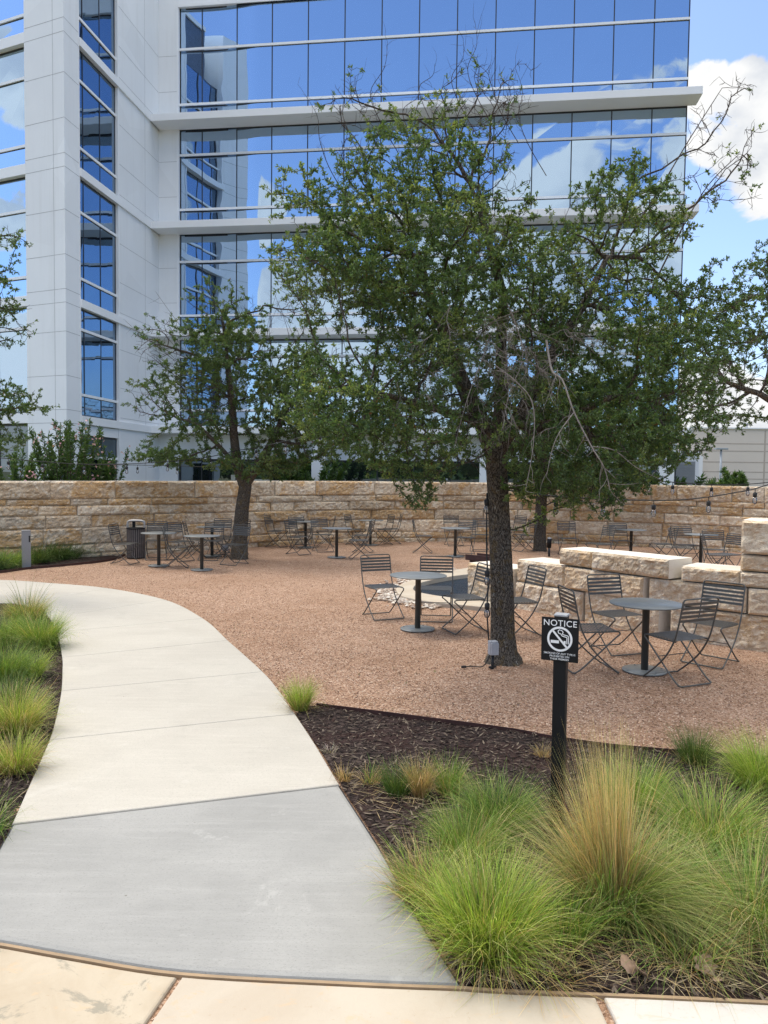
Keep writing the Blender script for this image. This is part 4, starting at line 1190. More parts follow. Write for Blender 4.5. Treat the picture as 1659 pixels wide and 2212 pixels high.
def branch_mesh(name, P, par, r, m, rmin=0.0, flare=None):
    n_ = len(P); kids = [[] for _ in range(n_)]
    for i in range(1, n_): kids[par[i]].append(i)
    V = []; Fq = []; nv = 0
    stack = [(0, None)]
    while stack:
        s_, frm = stack.pop()
        chain = ([frm] if frm is not None else []) + [s_]
        c = s_
        while kids[c]:
            ks = sorted(kids[c], key=lambda k: -r[k]); c0 = c; c = ks[0]; chain.append(c)
            for k in ks[1:]: stack.append((k, c0))
        if len(chain) < 2: continue
        Q = P[chain].copy(); rad = r[chain].copy()
        if frm is not None: rad[0] = rad[1]
        if rad[0] < rmin: continue
        k = len(Q); big = rad[0]
        ns = 14 if big > .10 else (8 if big > .03 else (5 if big > .010 else 3))
        T = np.zeros_like(Q); T[1:-1] = Q[2:] - Q[:-2]; T[0] = Q[1] - Q[0]; T[-1] = Q[-1] - Q[-2]
        T /= (np.linalg.norm(T, axis=1)[:, None] + 1e-9)
        up = np.array([.31, .17, .93]) if abs(T[0][2]) < .8 else np.array([.95, .2, .1])
        rad[-1] *= .5
        for i in range(k):
            a = np.cross(T[i], up); a /= (np.linalg.norm(a) + 1e-9); b = np.cross(a, T[i]); up = b
            w_ = np.arange(ns) * 2 * np.pi / ns
            rr_ = rad[i]
            mod = 1.0
            if big > .10: mod = 1 + .06 * np.sin(w_ * 3 + i * .4) + .04 * np.sin(w_ * 5 - i * .7)
            V.append(Q[i] + (a[None] * np.cos(w_)[:, None] + b[None] * np.sin(w_)[:, None]) * (rr_ * mod)[:, None] if not np.isscalar(mod) else Q[i] + (a[None] * np.cos(w_)[:, None] + b[None] * np.sin(w_)[:, None]) * rr_)
        j = np.arange(ns)
        for i in range(k - 1):
            o0 = nv + i * ns; o1 = o0 + ns
            Fq.append(np.stack([o0 + j, o0 + (j + 1) % ns, o1 + (j + 1) % ns, o1 + j], 1))
        nv += k * ns
    return np_mesh(name, np.concatenate(V), np.concatenate(Fq), m, smooth=True)
def leaf_mesh(name, B, Dr, L, Wd, cols, m, rg, fold=.25):
    """B base points, Dr unit directions, one bent lance-shaped leaf each (two faces along the midrib)."""
    n_ = len(B)
    rv = rg.normal(size=(n_, 3)); side = np.cross(Dr, rv); side /= (np.linalg.norm(side, axis=1)[:, None] + 1e-9)
    nr = np.cross(side, Dr)
    L = L[:, None]; Wd = Wd[:, None]
    mid = B + Dr * L * .55 + nr * L * .06
    v0 = B; v1 = mid + side * Wd * .5 + nr * Wd * fold; v2 = B + Dr * L - nr * L * .05; v3 = mid - side * Wd * .5 + nr * Wd * fold
    V = np.stack([v0, v1, v2, v3], 1).reshape(-1, 3)
    o = np.arange(n_) * 4
    Fc = np.concatenate([np.stack([o, o + 1, o + 2], 1), np.stack([o, o + 2, o + 3], 1)])
    return np_mesh(name, V, Fc, m, np.repeat(cols, 4, 0))
def rand_in(c, r, n_, rg, hollow=.0):
    v = rg.normal(size=(n_, 3)); v /= np.linalg.norm(v, axis=1)[:, None]
    q = rg.uniform(hollow, 1, n_) ** (1 / 3)
    return np.array(c) + v * q[:, None] * np.array(r)
def tree(name, label, trunk, tpar, trad, blobs, D, seed, rt, rbase, leafL, per, dens, cols, newcol, jit=.25, dead=(), grav=.0, group=None, extra=0, di=None, kb=1.3):
    """Trunk given joint by joint; limbs and twigs grow from it into the crown's uneven volume; leaves sit in rosettes on the twigs."""
    rg = np.random.default_rng(seed)
    A = np.concatenate([rand_in(c, r, int(k * kb), rg) for c, r, k, *_ in blobs])
    A = A[A[:, 2] > .9]
    P, par = colonize(trunk, tpar, A, D, di or 1.6, D * 1.05, 110, jit, seed, grav)
    # second generation of fine side twigs
    ch = np.zeros(len(P), int)
    for i in range(1, len(P)): ch[par[i]] += 1
    r, ch = radii(par, rt, rbase)
    tw = np.nonzero(r < rt * 6.0)[0]; tw = tw[tw > len(trunk)]
    NP = [P]; NPa = [par]; b = len(P); add = []
    for i in tw:
        w_ = P[i] - P[par[i]]; w_ /= np.linalg.norm(w_) + 1e-9
        for k in range(rg.integers(1, 3 + extra)):
            v = w_ * .7 + rg.normal(size=3) * .75; v[2] += .12; v /= np.linalg.norm(v)
            L = D * rg.uniform(.6, 1.5)
            q1 = P[i] + v * L * .5; v2 = v + rg.normal(size=3) * .3; v2 /= np.linalg.norm(v2); q2 = q1 + v2 * L * .5
            add.append((i, q1, q2))
    n0 = len(P)
    P2 = []; pa2 = []
    for (i, q1, q2) in add:
        P2 += [q1, q2]; pa2 += [i, n0 + len(P2) - 2]
    P = np.concatenate([P, np.array(P2)]); par = np.concatenate([par, np.array(pa2)])
    r = np.concatenate([r, np.full(len(P2), rt * .8)])
    # trunk radii as measured from the photograph
    for i, t in enumerate(trad):
        if t: r[i] = t
    for i in range(len(trunk), n0): r[i] = min(r[i], r[par[i]] * .97)
    root = tag(empty(name, tuple(trunk[0])), label, 'tree', group)
    root.location.z = 0
    link('trunk', branch_mesh('trunk', P[:n0], par[:n0], r[:n0], M['bark'], rmin=rt * 2.4), root, True)
    # twigs: everything thin
    link('twigs', branch_mesh('twigs', P, par, np.where(np.arange(len(P)) < len(trunk), .0001, np.minimum(r, rt * 2.4)), M['twig']), root, True)
    ids = np.nonzero((r < rt * 3.0) & (np.arange(len(P)) >= len(trunk)))[0]
    pr = np.ones(len(ids)) * dens
    pr *= np.clip(.50 + 1.4 * np.array([mnoise.noise(Vector(P[i]) * 1.1 + Vector((seed, 0, 0))) for i in ids]) + .35, .12, 1.0)
    for c, rr_, k, *bare in blobs:
        if bare:
            d_ = np.linalg.norm((P[ids] - np.array(c)) / np.array(rr_), axis=1); pr = np.where(d_ < 1.05, pr * bare[0], pr)
    keep = rg.uniform(size=len(ids)) < pr; ids = ids[keep]
    rep = rg.integers(per[0], per[1] + 1, len(ids)); I = np.repeat(ids, rep)
    w_ = P[I] - P[par[I]]; w_ /= np.linalg.norm(w_, axis=1)[:, None] + 1e-9
    f = rg.uniform(0, 1, len(I))[:, None]; B = P[I] * (1 - f * .75) + P[par[I]] * f * .75
    Dr = w_ * .75 + rg.normal(size=(len(I), 3)) * .75; Dr[:, 2] += .10; Dr /= np.linalg.norm(Dr, axis=1)[:, None]
    L = leafL * rg.uniform(.6, 1.25, len(I)); Wd = L * rg.uniform(.30, .46, len(I))
    cl = np.array(cols)[rg.integers(0, len(cols), len(I))] * rg.uniform(.75, 1.25, (len(I), 1))
    nz = np.array([mnoise.noise(Vector(P[i]) * 1.6 + Vector((0, seed, 0))) for i in ids]); nz = np.repeat(nz, rep)
    newg = (nz > .18) & (rg.uniform(size=len(I)) < .55); cl[newg] = np.array(newcol) * rg.uniform(.8, 1.2, (newg.sum(), 1))
    br = rg.uniform(size=len(I)) < .004; cl[br] = (.20, .085, .04)
    me = leaf_mesh('crown', B, Dr, L, Wd, cl, M['leaf'], rg)
    link('crown', me, root, True)
    # bare dead boughs
    for path_, r0, *dm in dead:
        q = smooth_line(path_, 5); Pd = [np.array(v) for v in q]; pd = [-1] + list(range(len(q) - 1)); rd = list(np.linspace(r0, r0 * .35, len(q)))
        m_ = len(q)
        for i in range(2, m_):
            if rg.uniform() < .75:
                v = Pd[i] - Pd[i - 1]; v = v / np.linalg.norm(v) * .6 + rg.normal(size=3) * .55; v[2] -= .25; v /= np.linalg.norm(v)
                src = i; l_ = rg.uniform(.08, .34); k_ = rg.integers(2, 5)
                for s_ in range(k_):
                    Pd.append(Pd[src] + v * l_ / k_); pd.append(src); rd.append(r0 * .30 * (1 - s_ / (k_ + 1))); src = len(Pd) - 1
                    v = v + rg.normal(size=3) * .3; v /= np.linalg.norm(v)
        link('dead_branch', branch_mesh('dead_branch', np.array(Pd), np.array(pd), np.array(rd), dm[0] if dm else M['dead']), root, True)
    return root
OAK = [(.084, .148, .046), (.116, .190, .060), (.150, .222, .075), (.102, .168, .078)]
NEW = (.235, .30, .095)
def AT(x, y, Y): return tuple(at(x, y, Y))

# the big oak in front
b0 = G(1087, 1428); Yb = b0.y
tk = [(b0.x, b0.y, -.10), (b0.x, b0.y, .03), (b0.x - .01, b0.y, .10), AT(1085, 1370, Yb), AT(1083, 1250, Yb), AT(1079, 1150, Yb), AT(1075, 1060, Yb), AT(1070, 985, Yb),
      AT(1045, 920, Yb - .05), AT(1012, 860, Yb), AT(985, 790, Yb + .1), AT(960, 720, Yb + .1), AT(935, 650, Yb + .2), AT(905, 560, Yb + .3),
      AT(1080, 910, Yb + .15), AT(1085, 830, Yb + .3), AT(1082, 740, Yb + .4), AT(1088, 640, Yb + .4), AT(1060, 540, Yb + .4), AT(1030, 430, Yb + .4),
      AT(1115, 910, Yb - .1), AT(1160, 830, Yb - .1), AT(1200, 750, Yb), AT(1260, 660, Yb), AT(1310, 560, Yb + .1),
      AT(1150, 930, Yb - .3), AT(1250, 890, Yb - .5), AT(1340, 850, Yb - .6), AT(1000, 900, Yb - .35), AT(900, 870, Yb - .6), AT(820, 850, Yb - .8)]
tp = [-1, 0, 1, 2, 3, 4, 5, 6, 7, 8, 9, 10, 11, 12, 7, 14, 15, 16, 17, 18, 7, 20, 21, 22, 23, 20, 25, 26, 8, 28, 29]
tr_ = [.25, .205, .162, .136, .126, .120, .117, .115, .095, .088, .075, .062, .05, .038, .085, .075, .065, .055, .042, .03, .08, .07, .06, .045, .032, .05, .04, .028, .045, .034, .024]
bl = [(AT(905, 500, Yb + .2), (1.35, 1.3, 1.15), 620), (AT(1010, 640, Yb), (1.2, 1.5, 1.1), 430), (AT(760, 600, Yb - .2), (.75, 1.0, .65), 210), (AT(655, 575, Yb), (.45, .6, .30), 70),
      (AT(770, 870, Yb - .7), (.75, .9, .55), 240), (AT(900, 960, Yb - .5), (.85, 1.0, .42), 210), (AT(960, 800, Yb - .2), (.9, 1.2, .7), 240),
      (AT(1340, 500, Yb + .2), (.70, .9, .75), 260, .8), (AT(1330, 760, Yb), (1.15, 1.3, .9), 480), (AT(1280, 960, Yb - .4), (.9, 1.0, .55), 300), (AT(1520, 720, Yb + .3), (.55, .8, .75), 170),
      (AT(1180, 620, Yb + .3), (.7, 1.0, .8), 200), (AT(1440, 900, Yb), (.6, .8, .5), 160), (AT(990, 290, Yb + .3), (.75, .7, .5), 150, .25), (AT(1060, 200, Yb + .3), (.5, .5, .40), 60, .03), (AT(760, 230, Yb + .2), (.35, .4, .35), 34, .03),
      (AT(1560, 300, Yb + .3), (.42, .4, .75), 46, .05), (AT(1590, 420, Yb + .3), (.3, .3, .3), 22, .05), (AT(640, 430, Yb + .1), (.35, .4, .25), 40, .6), (AT(905, 1060, Yb - .6), (.20, .3, .20), 30), (AT(1150, 1050, Yb - .4), (.35, .4, .18), 40),
      (AT(1130, 900, Yb - .7), (.6, .4, .5), 130), (AT(1270, 1080, Yb - .2), (.35, .5, .2), 50, .8)]
dead = [([AT(1180, 735, Yb - .9), AT(1192, 800, Yb - 1.0), AT(1215, 822, Yb - 1.1), AT(1240, 890, Yb - 1.15), AT(1278, 965, Yb - 1.2), AT(1305, 1010, Yb - 1.2), AT(1318, 1060, Yb - 1.2)], .0125),
        ([AT(1278, 965, Yb - 1.2), AT(1325, 972, Yb - 1.22), AT(1375, 1010, Yb - 1.25), AT(1425, 1035, Yb - 1.3)], .007),
        ([AT(1070, 790, Yb - 1.0), AT(1110, 820, Yb - 1.1), AT(1150, 870, Yb - 1.15), AT(1152, 960, Yb - 1.2), AT(1135, 1060, Yb - 1.2)], .009),
        ([AT(1240, 890, Yb - 1.15), AT(1200, 950, Yb - 1.2), AT(1180, 1030, Yb - 1.2)], .007),
        ([AT(1060, 720, Yb - .9), AT(1040, 780, Yb - 1.0), AT(1010, 860, Yb - 1.1), AT(985, 950, Yb - 1.1)], .008),
        ([AT(1090, 640, Yb - .9), AT(1130, 760, Yb - 1.0), AT(1100, 850, Yb - 1.1), AT(1085, 930, Yb - 1.1)], .008),
        ([AT(1400, 640, Yb + .1), AT(1470, 500, Yb + .2), AT(1530, 400, Yb + .3), AT(1600, 330, Yb + .3)], .011, M['twig']),
        ([AT(1330, 560, Yb + .1), AT(1430, 400, Yb + .2), AT(1490, 300, Yb + .3), AT(1560, 190, Yb + .3)], .011, M['twig'])]
rq = random.Random(8)
for k in range(46):
    x = rq.gauss(1085, 95); y = rq.uniform(640, 900); dp = Yb - rq.uniform(.6, 1.25); a = rq.uniform(-1, 1)
    ln = rq.uniform(50, 130); pts_ = [AT(x, y, dp)]
    for q in range(1, 5): pts_.append(AT(x + a * ln * q / 4 + rq.uniform(-9, 9), y + ln * (.2 + .5 * abs(1 - abs(a))) * q / 4 + rq.uniform(-9, 9), dp - .02 * q))
    dead.append((pts_, rq.uniform(.0035, .006)))
for x, y in ((740, 240), (800, 200), (905, 190), (975, 170), (1010, 150), (1060, 180), (870, 240), (690, 300), (1120, 250)):
    tx_, ty_ = x + rq.uniform(-50, 70), y - rq.uniform(50, 110)
    dead.append(([AT(x + 60, y + 130, Yb + .3), AT(x + 20, y + 60, Yb + .25), AT(x, y, Yb + .2), AT((x + tx_) / 2 + 12, (y + ty_) / 2, Yb + .2), AT(tx_, ty_, Yb + .2)], .006, M['twig']))
tree('oak_tree', 'large live oak nearest the camera, right of centre, with bare twig tips', tk, tp, tr_, bl, .092, 21, .0030, .15, .040, (9, 14), .92, OAK, NEW, .28, dead, .02, extra=1)

# forked oak at the left of the court
b1 = G(517, 1207); Y1 = b1.y
tk = [(b1.x, Y1, -.1), (b1.x, Y1, .05), AT(519, 1160, Y1), AT(523, 1100, Y1), AT(530, 1050, Y1), AT(512, 1005, Y1), AT(505, 940, Y1), AT(500, 870, Y1), AT(492, 790, Y1), AT(485, 720, Y1),
      AT(556, 1010, Y1), AT(590, 950, Y1 + .1), AT(620, 880, Y1), AT(470, 960, Y1 - .3), AT(430, 920, Y1 - .5), AT(640, 960, Y1)]
tp = [-1, 0, 1, 2, 3, 4, 5, 6, 7, 8, 4, 10, 11, 5, 13, 11]
tr_ = [.26, .21, .17, .155, .150, .12, .10, .085, .065, .04, .10, .085, .06, .05, .035, .04]
bl = [(AT(490, 770, Y1), (1.25, 1.3, 1.25), 460), (AT(400, 850, Y1), (1.0, 1.1, .75), 200, .7), (AT(360, 985, Y1 - .2), (.75, .9, .22), 110), (AT(600, 890, Y1), (1.1, 1.3, 1.1), 420),
      (AT(655, 800, Y1), (.8, 1.0, .75), 200), (AT(560, 1000, Y1 - .2), (1.2, 1.2, .32), 200), (AT(690, 930, Y1), (.7, .9, .8), 180), (AT(350, 740, Y1), (.6, .6, .7), 90, .10), (AT(470, 650, Y1), (.9, .6, .4), 90, .35), (AT(640, 670, Y1), (.5, .5, .45), 60, .1), (AT(320, 860, Y1), (.45, .5, .6), 50, .2), (AT(440, 910, Y1 - .4), (.7, .7, .5), 120)]
dead1 = []
for k in range(15):
    x0, y0 = rq.uniform(400, 470), rq.uniform(740, 860); tx_, ty_ = x0 - rq.uniform(60, 150), y0 - rq.uniform(30, 130)
    dead1.append(([AT(x0 + 40, y0 + 25, Y1 - .2), AT(x0, y0, Y1 - .25), AT((x0 + tx_) / 2, (y0 + ty_) / 2 + 14, Y1 - .3), AT(tx_, ty_, Y1 - .3)], .009, M['twig']))
for k in range(9):
    x0, y0 = rq.uniform(430, 640), rq.uniform(690, 730)
    dead1.append(([AT(x0 + 10, y0 + 40, Y1), AT(x0, y0, Y1), AT(x0 + rq.uniform(-30, 30), y0 - rq.uniform(50, 95), Y1)], .008, M['twig']))
tree('oak_tree', 'forked oak at the left, its dark trunk among the far left tables', tk, tp, tr_, bl, .15, 33, .005, .15, .064, (13, 20), 1.0, OAK, (.16, .21, .07), .28, dead1, grav=.02, di=2.2)

# slim oak behind the stepped wall, its crown merging with the big one
b2 = G(1166, 1189); Y2 = b2.y
tk = [(b2.x, Y2, -.1), (b2.x, Y2, .05), AT(1166, 1150, Y2), AT(1168, 1100, Y2), AT(1170, 1050, Y2), AT(1175, 980, Y2), AT(1180, 900, Y2), AT(1240, 960, Y2), AT(1310, 930, Y2)]
tp = [-1, 0, 1, 2, 3, 4, 5, 4, 7]
tr_ = [.24, .19, .165, .155, .15, .12, .08, .08, .05]
bl = [(AT(1190, 880, Y2), (1.7, 1.6, 1.5), 360), (AT(1340, 900, Y2), (1.5, 1.6, 1.3), 340), (AT(1110, 960, Y2), (1.1, 1.2, 1.0), 200), (AT(1290, 1040, Y2 - .3), (1.3, 1.2, .6), 320), (AT(1420, 960, Y2), (.8, 1, .8), 130), (AT(1200, 1040, Y2 - .5), (1.0, 1.0, .5), 160)]
tree('oak_tree', 'slim trunked oak behind the stepped block wall near the far wall', tk, tp, tr_, bl, .18, 45, .006, .14, .078, (11, 17), .98, [tuple(v * .92 for v in c) for c in OAK], (.08, .12, .04), .28, grav=.03, di=2.2)

# oaks whose crowns reach in from both sides
Y3 = 13.0; x3 = at(1860, 1030, Y3).x
tk = [(x3, Y3, -.1), (x3, Y3, .8), (x3 - .1, Y3, 1.8), AT(1800, 900, Y3), AT(1740, 820, Y3), AT(1690, 740, Y3), AT(1660, 640, Y3), AT(1720, 900, Y3 - .3), AT(1640, 850, Y3 - .4)]
tp = [-1, 0, 1, 2, 3, 4, 5, 3, 7]
tr_ = [.22, .17, .15, .12, .09, .07, .05, .07, .05]
bl = [(AT(1660, 700, Y3), (.75, 1.0, 1.1), 330), (AT(1580, 820, Y3), (.75, .8, .42), 180, .8), (AT(1530, 700, Y3), (.45, .6, .7), 90, .8), (AT(1700, 560, Y3), (.55, .7, .55), 130), (AT(1500, 880, Y3 - .2), (.5, .5, .3), 60, .8), (AT(1790, 720, Y3), (.9, 1.2, 1.2), 220), (AT(1600, 900, Y3), (.6, .6, .16), 50, .6)]
tree('oak_tree', 'oak at the right edge whose leafy boughs reach in over the garage', tk, tp, tr_, bl, .13, 57, .0042, .15, .052, (10, 15), .9, OAK, (.10, .15, .045), .28, grav=.02, di=2.0)
Y4 = 13.0; x4 = at(-260, 1030, Y4).x
tk = [(x4, Y4, -.1), (x4, Y4, .8), (x4, Y4, 1.7), AT(-200, 930, Y4), AT(-130, 860, Y4), AT(-80, 780, Y4), AT(-60, 680, Y4), AT(-110, 900, Y4), AT(-40, 880, Y4)]
tp = [-1, 0, 1, 2, 3, 4, 5, 3, 7]
tr_ = [.2, .16, .14, .10, .08, .06, .045, .05, .035]
bl = [(AT(-60, 640, Y4), (.6, .8, .9), 200), (AT(0, 860, Y4), (.50, .5, .32), 120), (AT(15, 700, Y4), (.42, .5, .5), 60, .45), (AT(70, 880, Y4), (.32, .3, .16), 34, .9), (AT(0, 950, Y4), (.45, .5, .26), 80), (AT(10, 520, Y4), (.4, .4, .22), 34, .6), (AT(-120, 780, Y4), (.8, 1, .9), 160)]
tree('oak_tree', 'oak at the left edge with thin boughs crossing the white pier', tk, tp, tr_, bl, .13, 63, .0042, .14, .052, (9, 14), .88, OAK, (.10, .15, .045), .28, grav=.03, di=2.0)

# ------------------------------------------------------------------ grass
def blades(n_, r0, h, tilt, bend, width, cols, rg, lean=(0, 0), segs=5, rpow=.5, az=None, sway=.22):
    """Curved tapering blades springing from a tuft; returns vertices, faces and colours about the origin."""
    a = rg.uniform(0, 2 * np.pi, n_) if az is None else rg.normal(az[0], az[1], n_)
    ro = r0 * rg.uniform(0, 1, n_) ** rpow; ao = a + rg.normal(0, .6, n_)
    root = np.stack([ro * np.cos(ao), ro * np.sin(ao), np.zeros(n_)], 1)
    th = np.abs(rg.normal(tilt[0], tilt[1], n_)) * (.4 + .6 * ro / max(r0, 1e-6))
    L = h * rg.uniform(.55, 1.1, n_)
    hz = np.stack([np.cos(a), np.sin(a), np.zeros(n_)], 1)
    b = np.abs(rg.normal(bend[0], bend[1], n_))
    sw = np.stack([-np.sin(a), np.cos(a), np.zeros(n_)], 1) * rg.normal(0, sway, n_)[:, None]
    w_ = rg.uniform(.6, 1.35, n_) * width * 1.25
    kink = np.where(rg.uniform(size=n_) < .14, rg.uniform(.5, 1.5, n_), 0.0); kat = rg.integers(2, segs + 1, n_)
    sa = rg.uniform(0, 2 * np.pi, n_); sd_ = np.stack([np.cos(sa), np.sin(sa), np.zeros(n_)], 1)
    V = []
    q = root.copy(); ang = th.copy()
    for k in range(segs + 1):
        t = k / segs
        if k:
            ang = th + b * t ** 1.3 + kink * (k >= kat)
            q = q + (hz * np.sin(ang)[:, None] + np.array([0, 0, 1.0]) * np.cos(ang)[:, None] + sw * t + np.array([lean[0], lean[1], 0]) * t) * (L / segs)[:, None]
        q[:, 2] = np.maximum(q[:, 2], .004)
        ww = (w_ * (1 - t ** 1.6 * .88))[:, None] * .5
        V.append(q + sd_ * ww); V.append(q - sd_ * ww)
    V = np.stack(V, 1)
    m_ = 2 * (segs + 1)
    o = (np.arange(n_) * m_)[:, None]
    Fc = np.concatenate([np.concatenate([o + 2 * k, o + 2 * k + 1, o + 2 * k + 3, o + 2 * k + 2], 1) for k in range(segs)])
    ci = rg.integers(0, len(cols), n_); c0 = np.array([c[0] for c in cols])[ci]; c1 = np.array([c[1] for c in cols])[ci]
    t = np.repeat(np.arange(segs + 1) / segs, 2)[None, :, None]
    C = (c0[:, None] * (1 - t) + c1[:, None] * t) * rg.uniform(.55, 1.4, (n_, 1, 1)) * rg.uniform(.9, 1.1, (n_, 1, 3))
    return V.reshape(-1, 3), Fc, C.reshape(-1, 3)
GRN = [((.11, .21, .03), (.22, .36, .06)), ((.09, .18, .028), (.19, .32, .05)), ((.15, .25, .035), (.34, .43, .09)), ((.22, .26, .06), (.44, .46, .16)), ((.07, .15, .03), (.14, .27, .05))]
LIM = [((.19, .29, .035), (.36, .48, .07)), ((.24, .34, .045), (.46, .55, .11)), ((.13, .23, .03), (.28, .41, .06)), ((.33, .37, .08), (.56, .56, .21))]
DRY = [((.34, .22, .09), (.55, .40, .20)), ((.40, .27, .12), (.62, .48, .27)), ((.26, .19, .08), (.48, .38, .18))]
GLD = [((.36, .23, .085), (.72, .50, .23)), ((.42, .27, .10), (.80, .62, .36)), ((.26, .24, .07), (.62, .54, .28)), ((.22, .24, .06), (.55, .52, .25))]
DGR = [((.045, .095, .025), (.09, .165, .04)), ((.06, .115, .025), (.12, .19, .045)), ((.09, .14, .03), (.19, .23, .08))]
def tuft(x, y, label, layers, group=None, seed=0, name='grass_clump', cat='ornamental grass', z=.02):
    p = G(x, y); rg = np.random.default_rng(seed + int(x * 7 + y))
    Vs = []; Fs = []; Cs = []; b = 0
    for ly in layers:
        V, Fc, C = blades(rg=rg, **ly)
        Vs.append(V); Fs.append(Fc + b); Cs.append(C); b += len(V)
    me = np_mesh(name, np.concatenate(Vs), np.concatenate(Fs), M['blade'], np.concatenate(Cs))
    o = link(name, me); o.location = (p.x, p.y, z)
    return tag(o, label, cat, group)
def L_(n_, r0, h, cols, tilt=(.35, .3), bend=(.9, .5), width=.0024, **k): return dict(n_=int(n_ * .82), r0=r0, h=h, cols=cols, tilt=tilt, bend=bend, width=width, **k)
skirt = lambda n_, r, h: L_(n_, r, h, DRY, (1.0, .35), (.7, .4))
tuft(648, 1538, 'small upright yellow green tuft at the corner of path and gravel', [L_(700, .07, .30, LIM, (.25, .2), (.5, .4)), L_(160, .07, .28, DRY, (.4, .3), (.6, .4)), skirt(160, .08, .2)])
tuft(860, 1722, 'small dark green tuft beside the tan dry one in the mulch', [L_(520, .07, .24, DGR, (.35, .25), (.5, .4))])
tuft(908, 1726, 'small dry tan tuft between two green tufts in the mulch', [L_(520, .05, .27, DRY, (.22, .2), (.4, .3))])
tuft(968, 1722, 'small green tuft right of the tan dry one in the mulch', [L_(460, .06, .27, GRN, (.3, .25), (.5, .4)), L_(200, .07, .22, DRY, (.5, .3), (.6, .3))])
tuft(800, 1698, 'sparse straw coloured wisp left of the dark green tuft', [L_(120, .06, .16, DRY, (.6, .3), (.8, .4)), L_(40, .04, .18, GRN)])
tuft(745, 1694, 'tiny orange dry wisp at the path edge', [L_(110, .04, .14, DRY, (.5, .3), (.6, .4))])
tuft(712, 1630, 'tiny pale grey wisp on the mulch by the path', [L_(80, .05, .07, [((.36, .30, .24), (.5, .44, .37))], (.9, .3), (.6, .4))])
tuft(1172, 1640, 'low dry wisp left of the sign post', [L_(110, .05, .13, DRY, (.6, .3), (.7, .4))])
tuft(1076, 1800, 'broad green clump left of the sign post', [L_(1700, .15, .36, GRN, (.48, .3), (1.0, .5)), L_(800, .13, .36, DGR, (.4, .3), (.9, .5)), skirt(200, .15, .3)])
tuft(1010, 1868, 'green clump between the broad one and the path', [L_(1200, .11, .36, GRN, (.5, .3), (.8, .5)), L_(220, .12, .34, DRY, (.5, .3), (.7, .4))])
tuft(925, 1945, 'low half dry clump leaning over the path edge', [L_(620, .12, .33, GRN, (.7, .35), (.8, .4)), L_(760, .14, .28, DRY, (.7, .4), (.7, .4))])
tuft(1052, 2062, 'large bright lime clump nearest the camera beside the path', [L_(2300, .15, .42, LIM, (.42, .28), (.6, .4), .0030), L_(700, .12, .42, GRN, (.35, .25), (.7, .4), .0028), L_(260, .13, .46, GLD, (.4, .3), (.8, .5)), skirt(700, .16, .26), L_(240, .16, .22, [((.42, .35, .25), (.55, .47, .36))], (1.2, .3), (.5, .3))])
tuft(1318, 1992, 'tall golden plume of feather grass with green base', [L_(620, .06, .86, GLD, (.03, .05), (.05, .08), .0021, lean=(-.06, .0), sway=.07), L_(460, .08, .80, GLD, (.09, .08), (.14, .12), .0021, lean=(-.09, .0), az=(3.0, 1.0), sway=.13), L_(300, .09, .64, GLD, (.24, .12), (.25, .18), .0020, lean=(-.10, .0), az=(3.0, .7), sway=.16), L_(160, .08, .70, GLD, (.20, .15), (.35, .25), .0020, az=(.3, .8), sway=.2), L_(280, .08, .60, GLD, (.45, .15), (.35, .2), .0020, lean=(-.10, 0), az=(3.1, .35), sway=.08), L_(420, .09, .62, [((.26, .24, .07), (.62, .54, .28)), ((.16, .20, .045), (.50, .46, .20))], (.75, .2), (.6, .35), .0020, lean=(-.1, 0), az=(2.9, .5), sway=.10), L_(600, .10, .6, GRN, (.35, .3), (1.0, .5)),
      L_(650, .10, .62, [((.16, .20, .045), (.50, .46, .20)), ((.14, .21, .04), (.38, .42, .14))], (.5, .25), (1.3, .4), .0022, az=(.2, .7)), L_(600, .12, .72, [((.12, .2, .04), (.30, .36, .10)), ((.14, .2, .04), (.44, .42, .18))], (.75, .2), (1.2, .35), .0022, az=(-.75, .25)), skirt(150, .12, .35)])
tuft(1210, 2035, 'low green fringe between the lime clump and the golden plume', [L_(800, .12, .34, GRN, (.4, .3), (.7, .5)), skirt(160, .14, .25)])
tuft(1430, 1960, 'sprawling green mound right of the golden plume', [L_(1300, .17, .46, GRN, (.65, .3), (1.2, .5)), L_(500, .15, .46, [((.2, .22, .06), (.5, .46, .22))], (.5, .3), (1.1, .4)), skirt(260, .18, .3)])
tuft(1368, 1768, 'green clump directly right of the sign post', [L_(1500, .13, .38, GRN, (.35, .25), (.85, .5)), L_(500, .12, .42, LIM, (.28, .2), (.7, .4))])
tuft(1535, 1840, 'rounded olive green mound in the middle right of the bed', [L_(2000, .17, .46, GRN, (.55, .3), (1.2, .5)), L_(500, .15, .46, LIM, (.4, .3), (.9, .4)), L_(260, .15, .5, GLD, (.5, .3), (1.0, .4)), skirt(260, .18, .3)])
tuft(1648, 1712, 'bright yellow green clump at the right edge by the gravel', [L_(1800, .14, .42, LIM, (.35, .3), (.8, .4)), L_(500, .14, .4, GRN)])
tuft(1500, 1652, 'small dark green tuft on the bed edge by the gravel', [L_(800, .09, .28, DGR, (.35, .25), (.5, .4)), skirt(90, .12, .2)])
tuft(1625, 2010, 'green clump at the right edge near the white paver', [L_(1500, .16, .48, GRN, (.5, .3), (1.1, .5)), L_(400, .15, .48, GLD, (.5, .3), (1.0, .4)), skirt(420, .2, .3)])
tuft(1480, 2075, 'thin straw and green wisps trailing near the paver joint', [L_(260, .14, .34, DRY, (.9, .3), (.7, .4)), L_(220, .12, .36, GRN, (.8, .3), (.9, .4))])
tuft(1180, 2110, 'flat straw litter tuft in front of the lime clump', [L_(200, .12, .24, DRY, (1.25, .2), (.4, .2))])
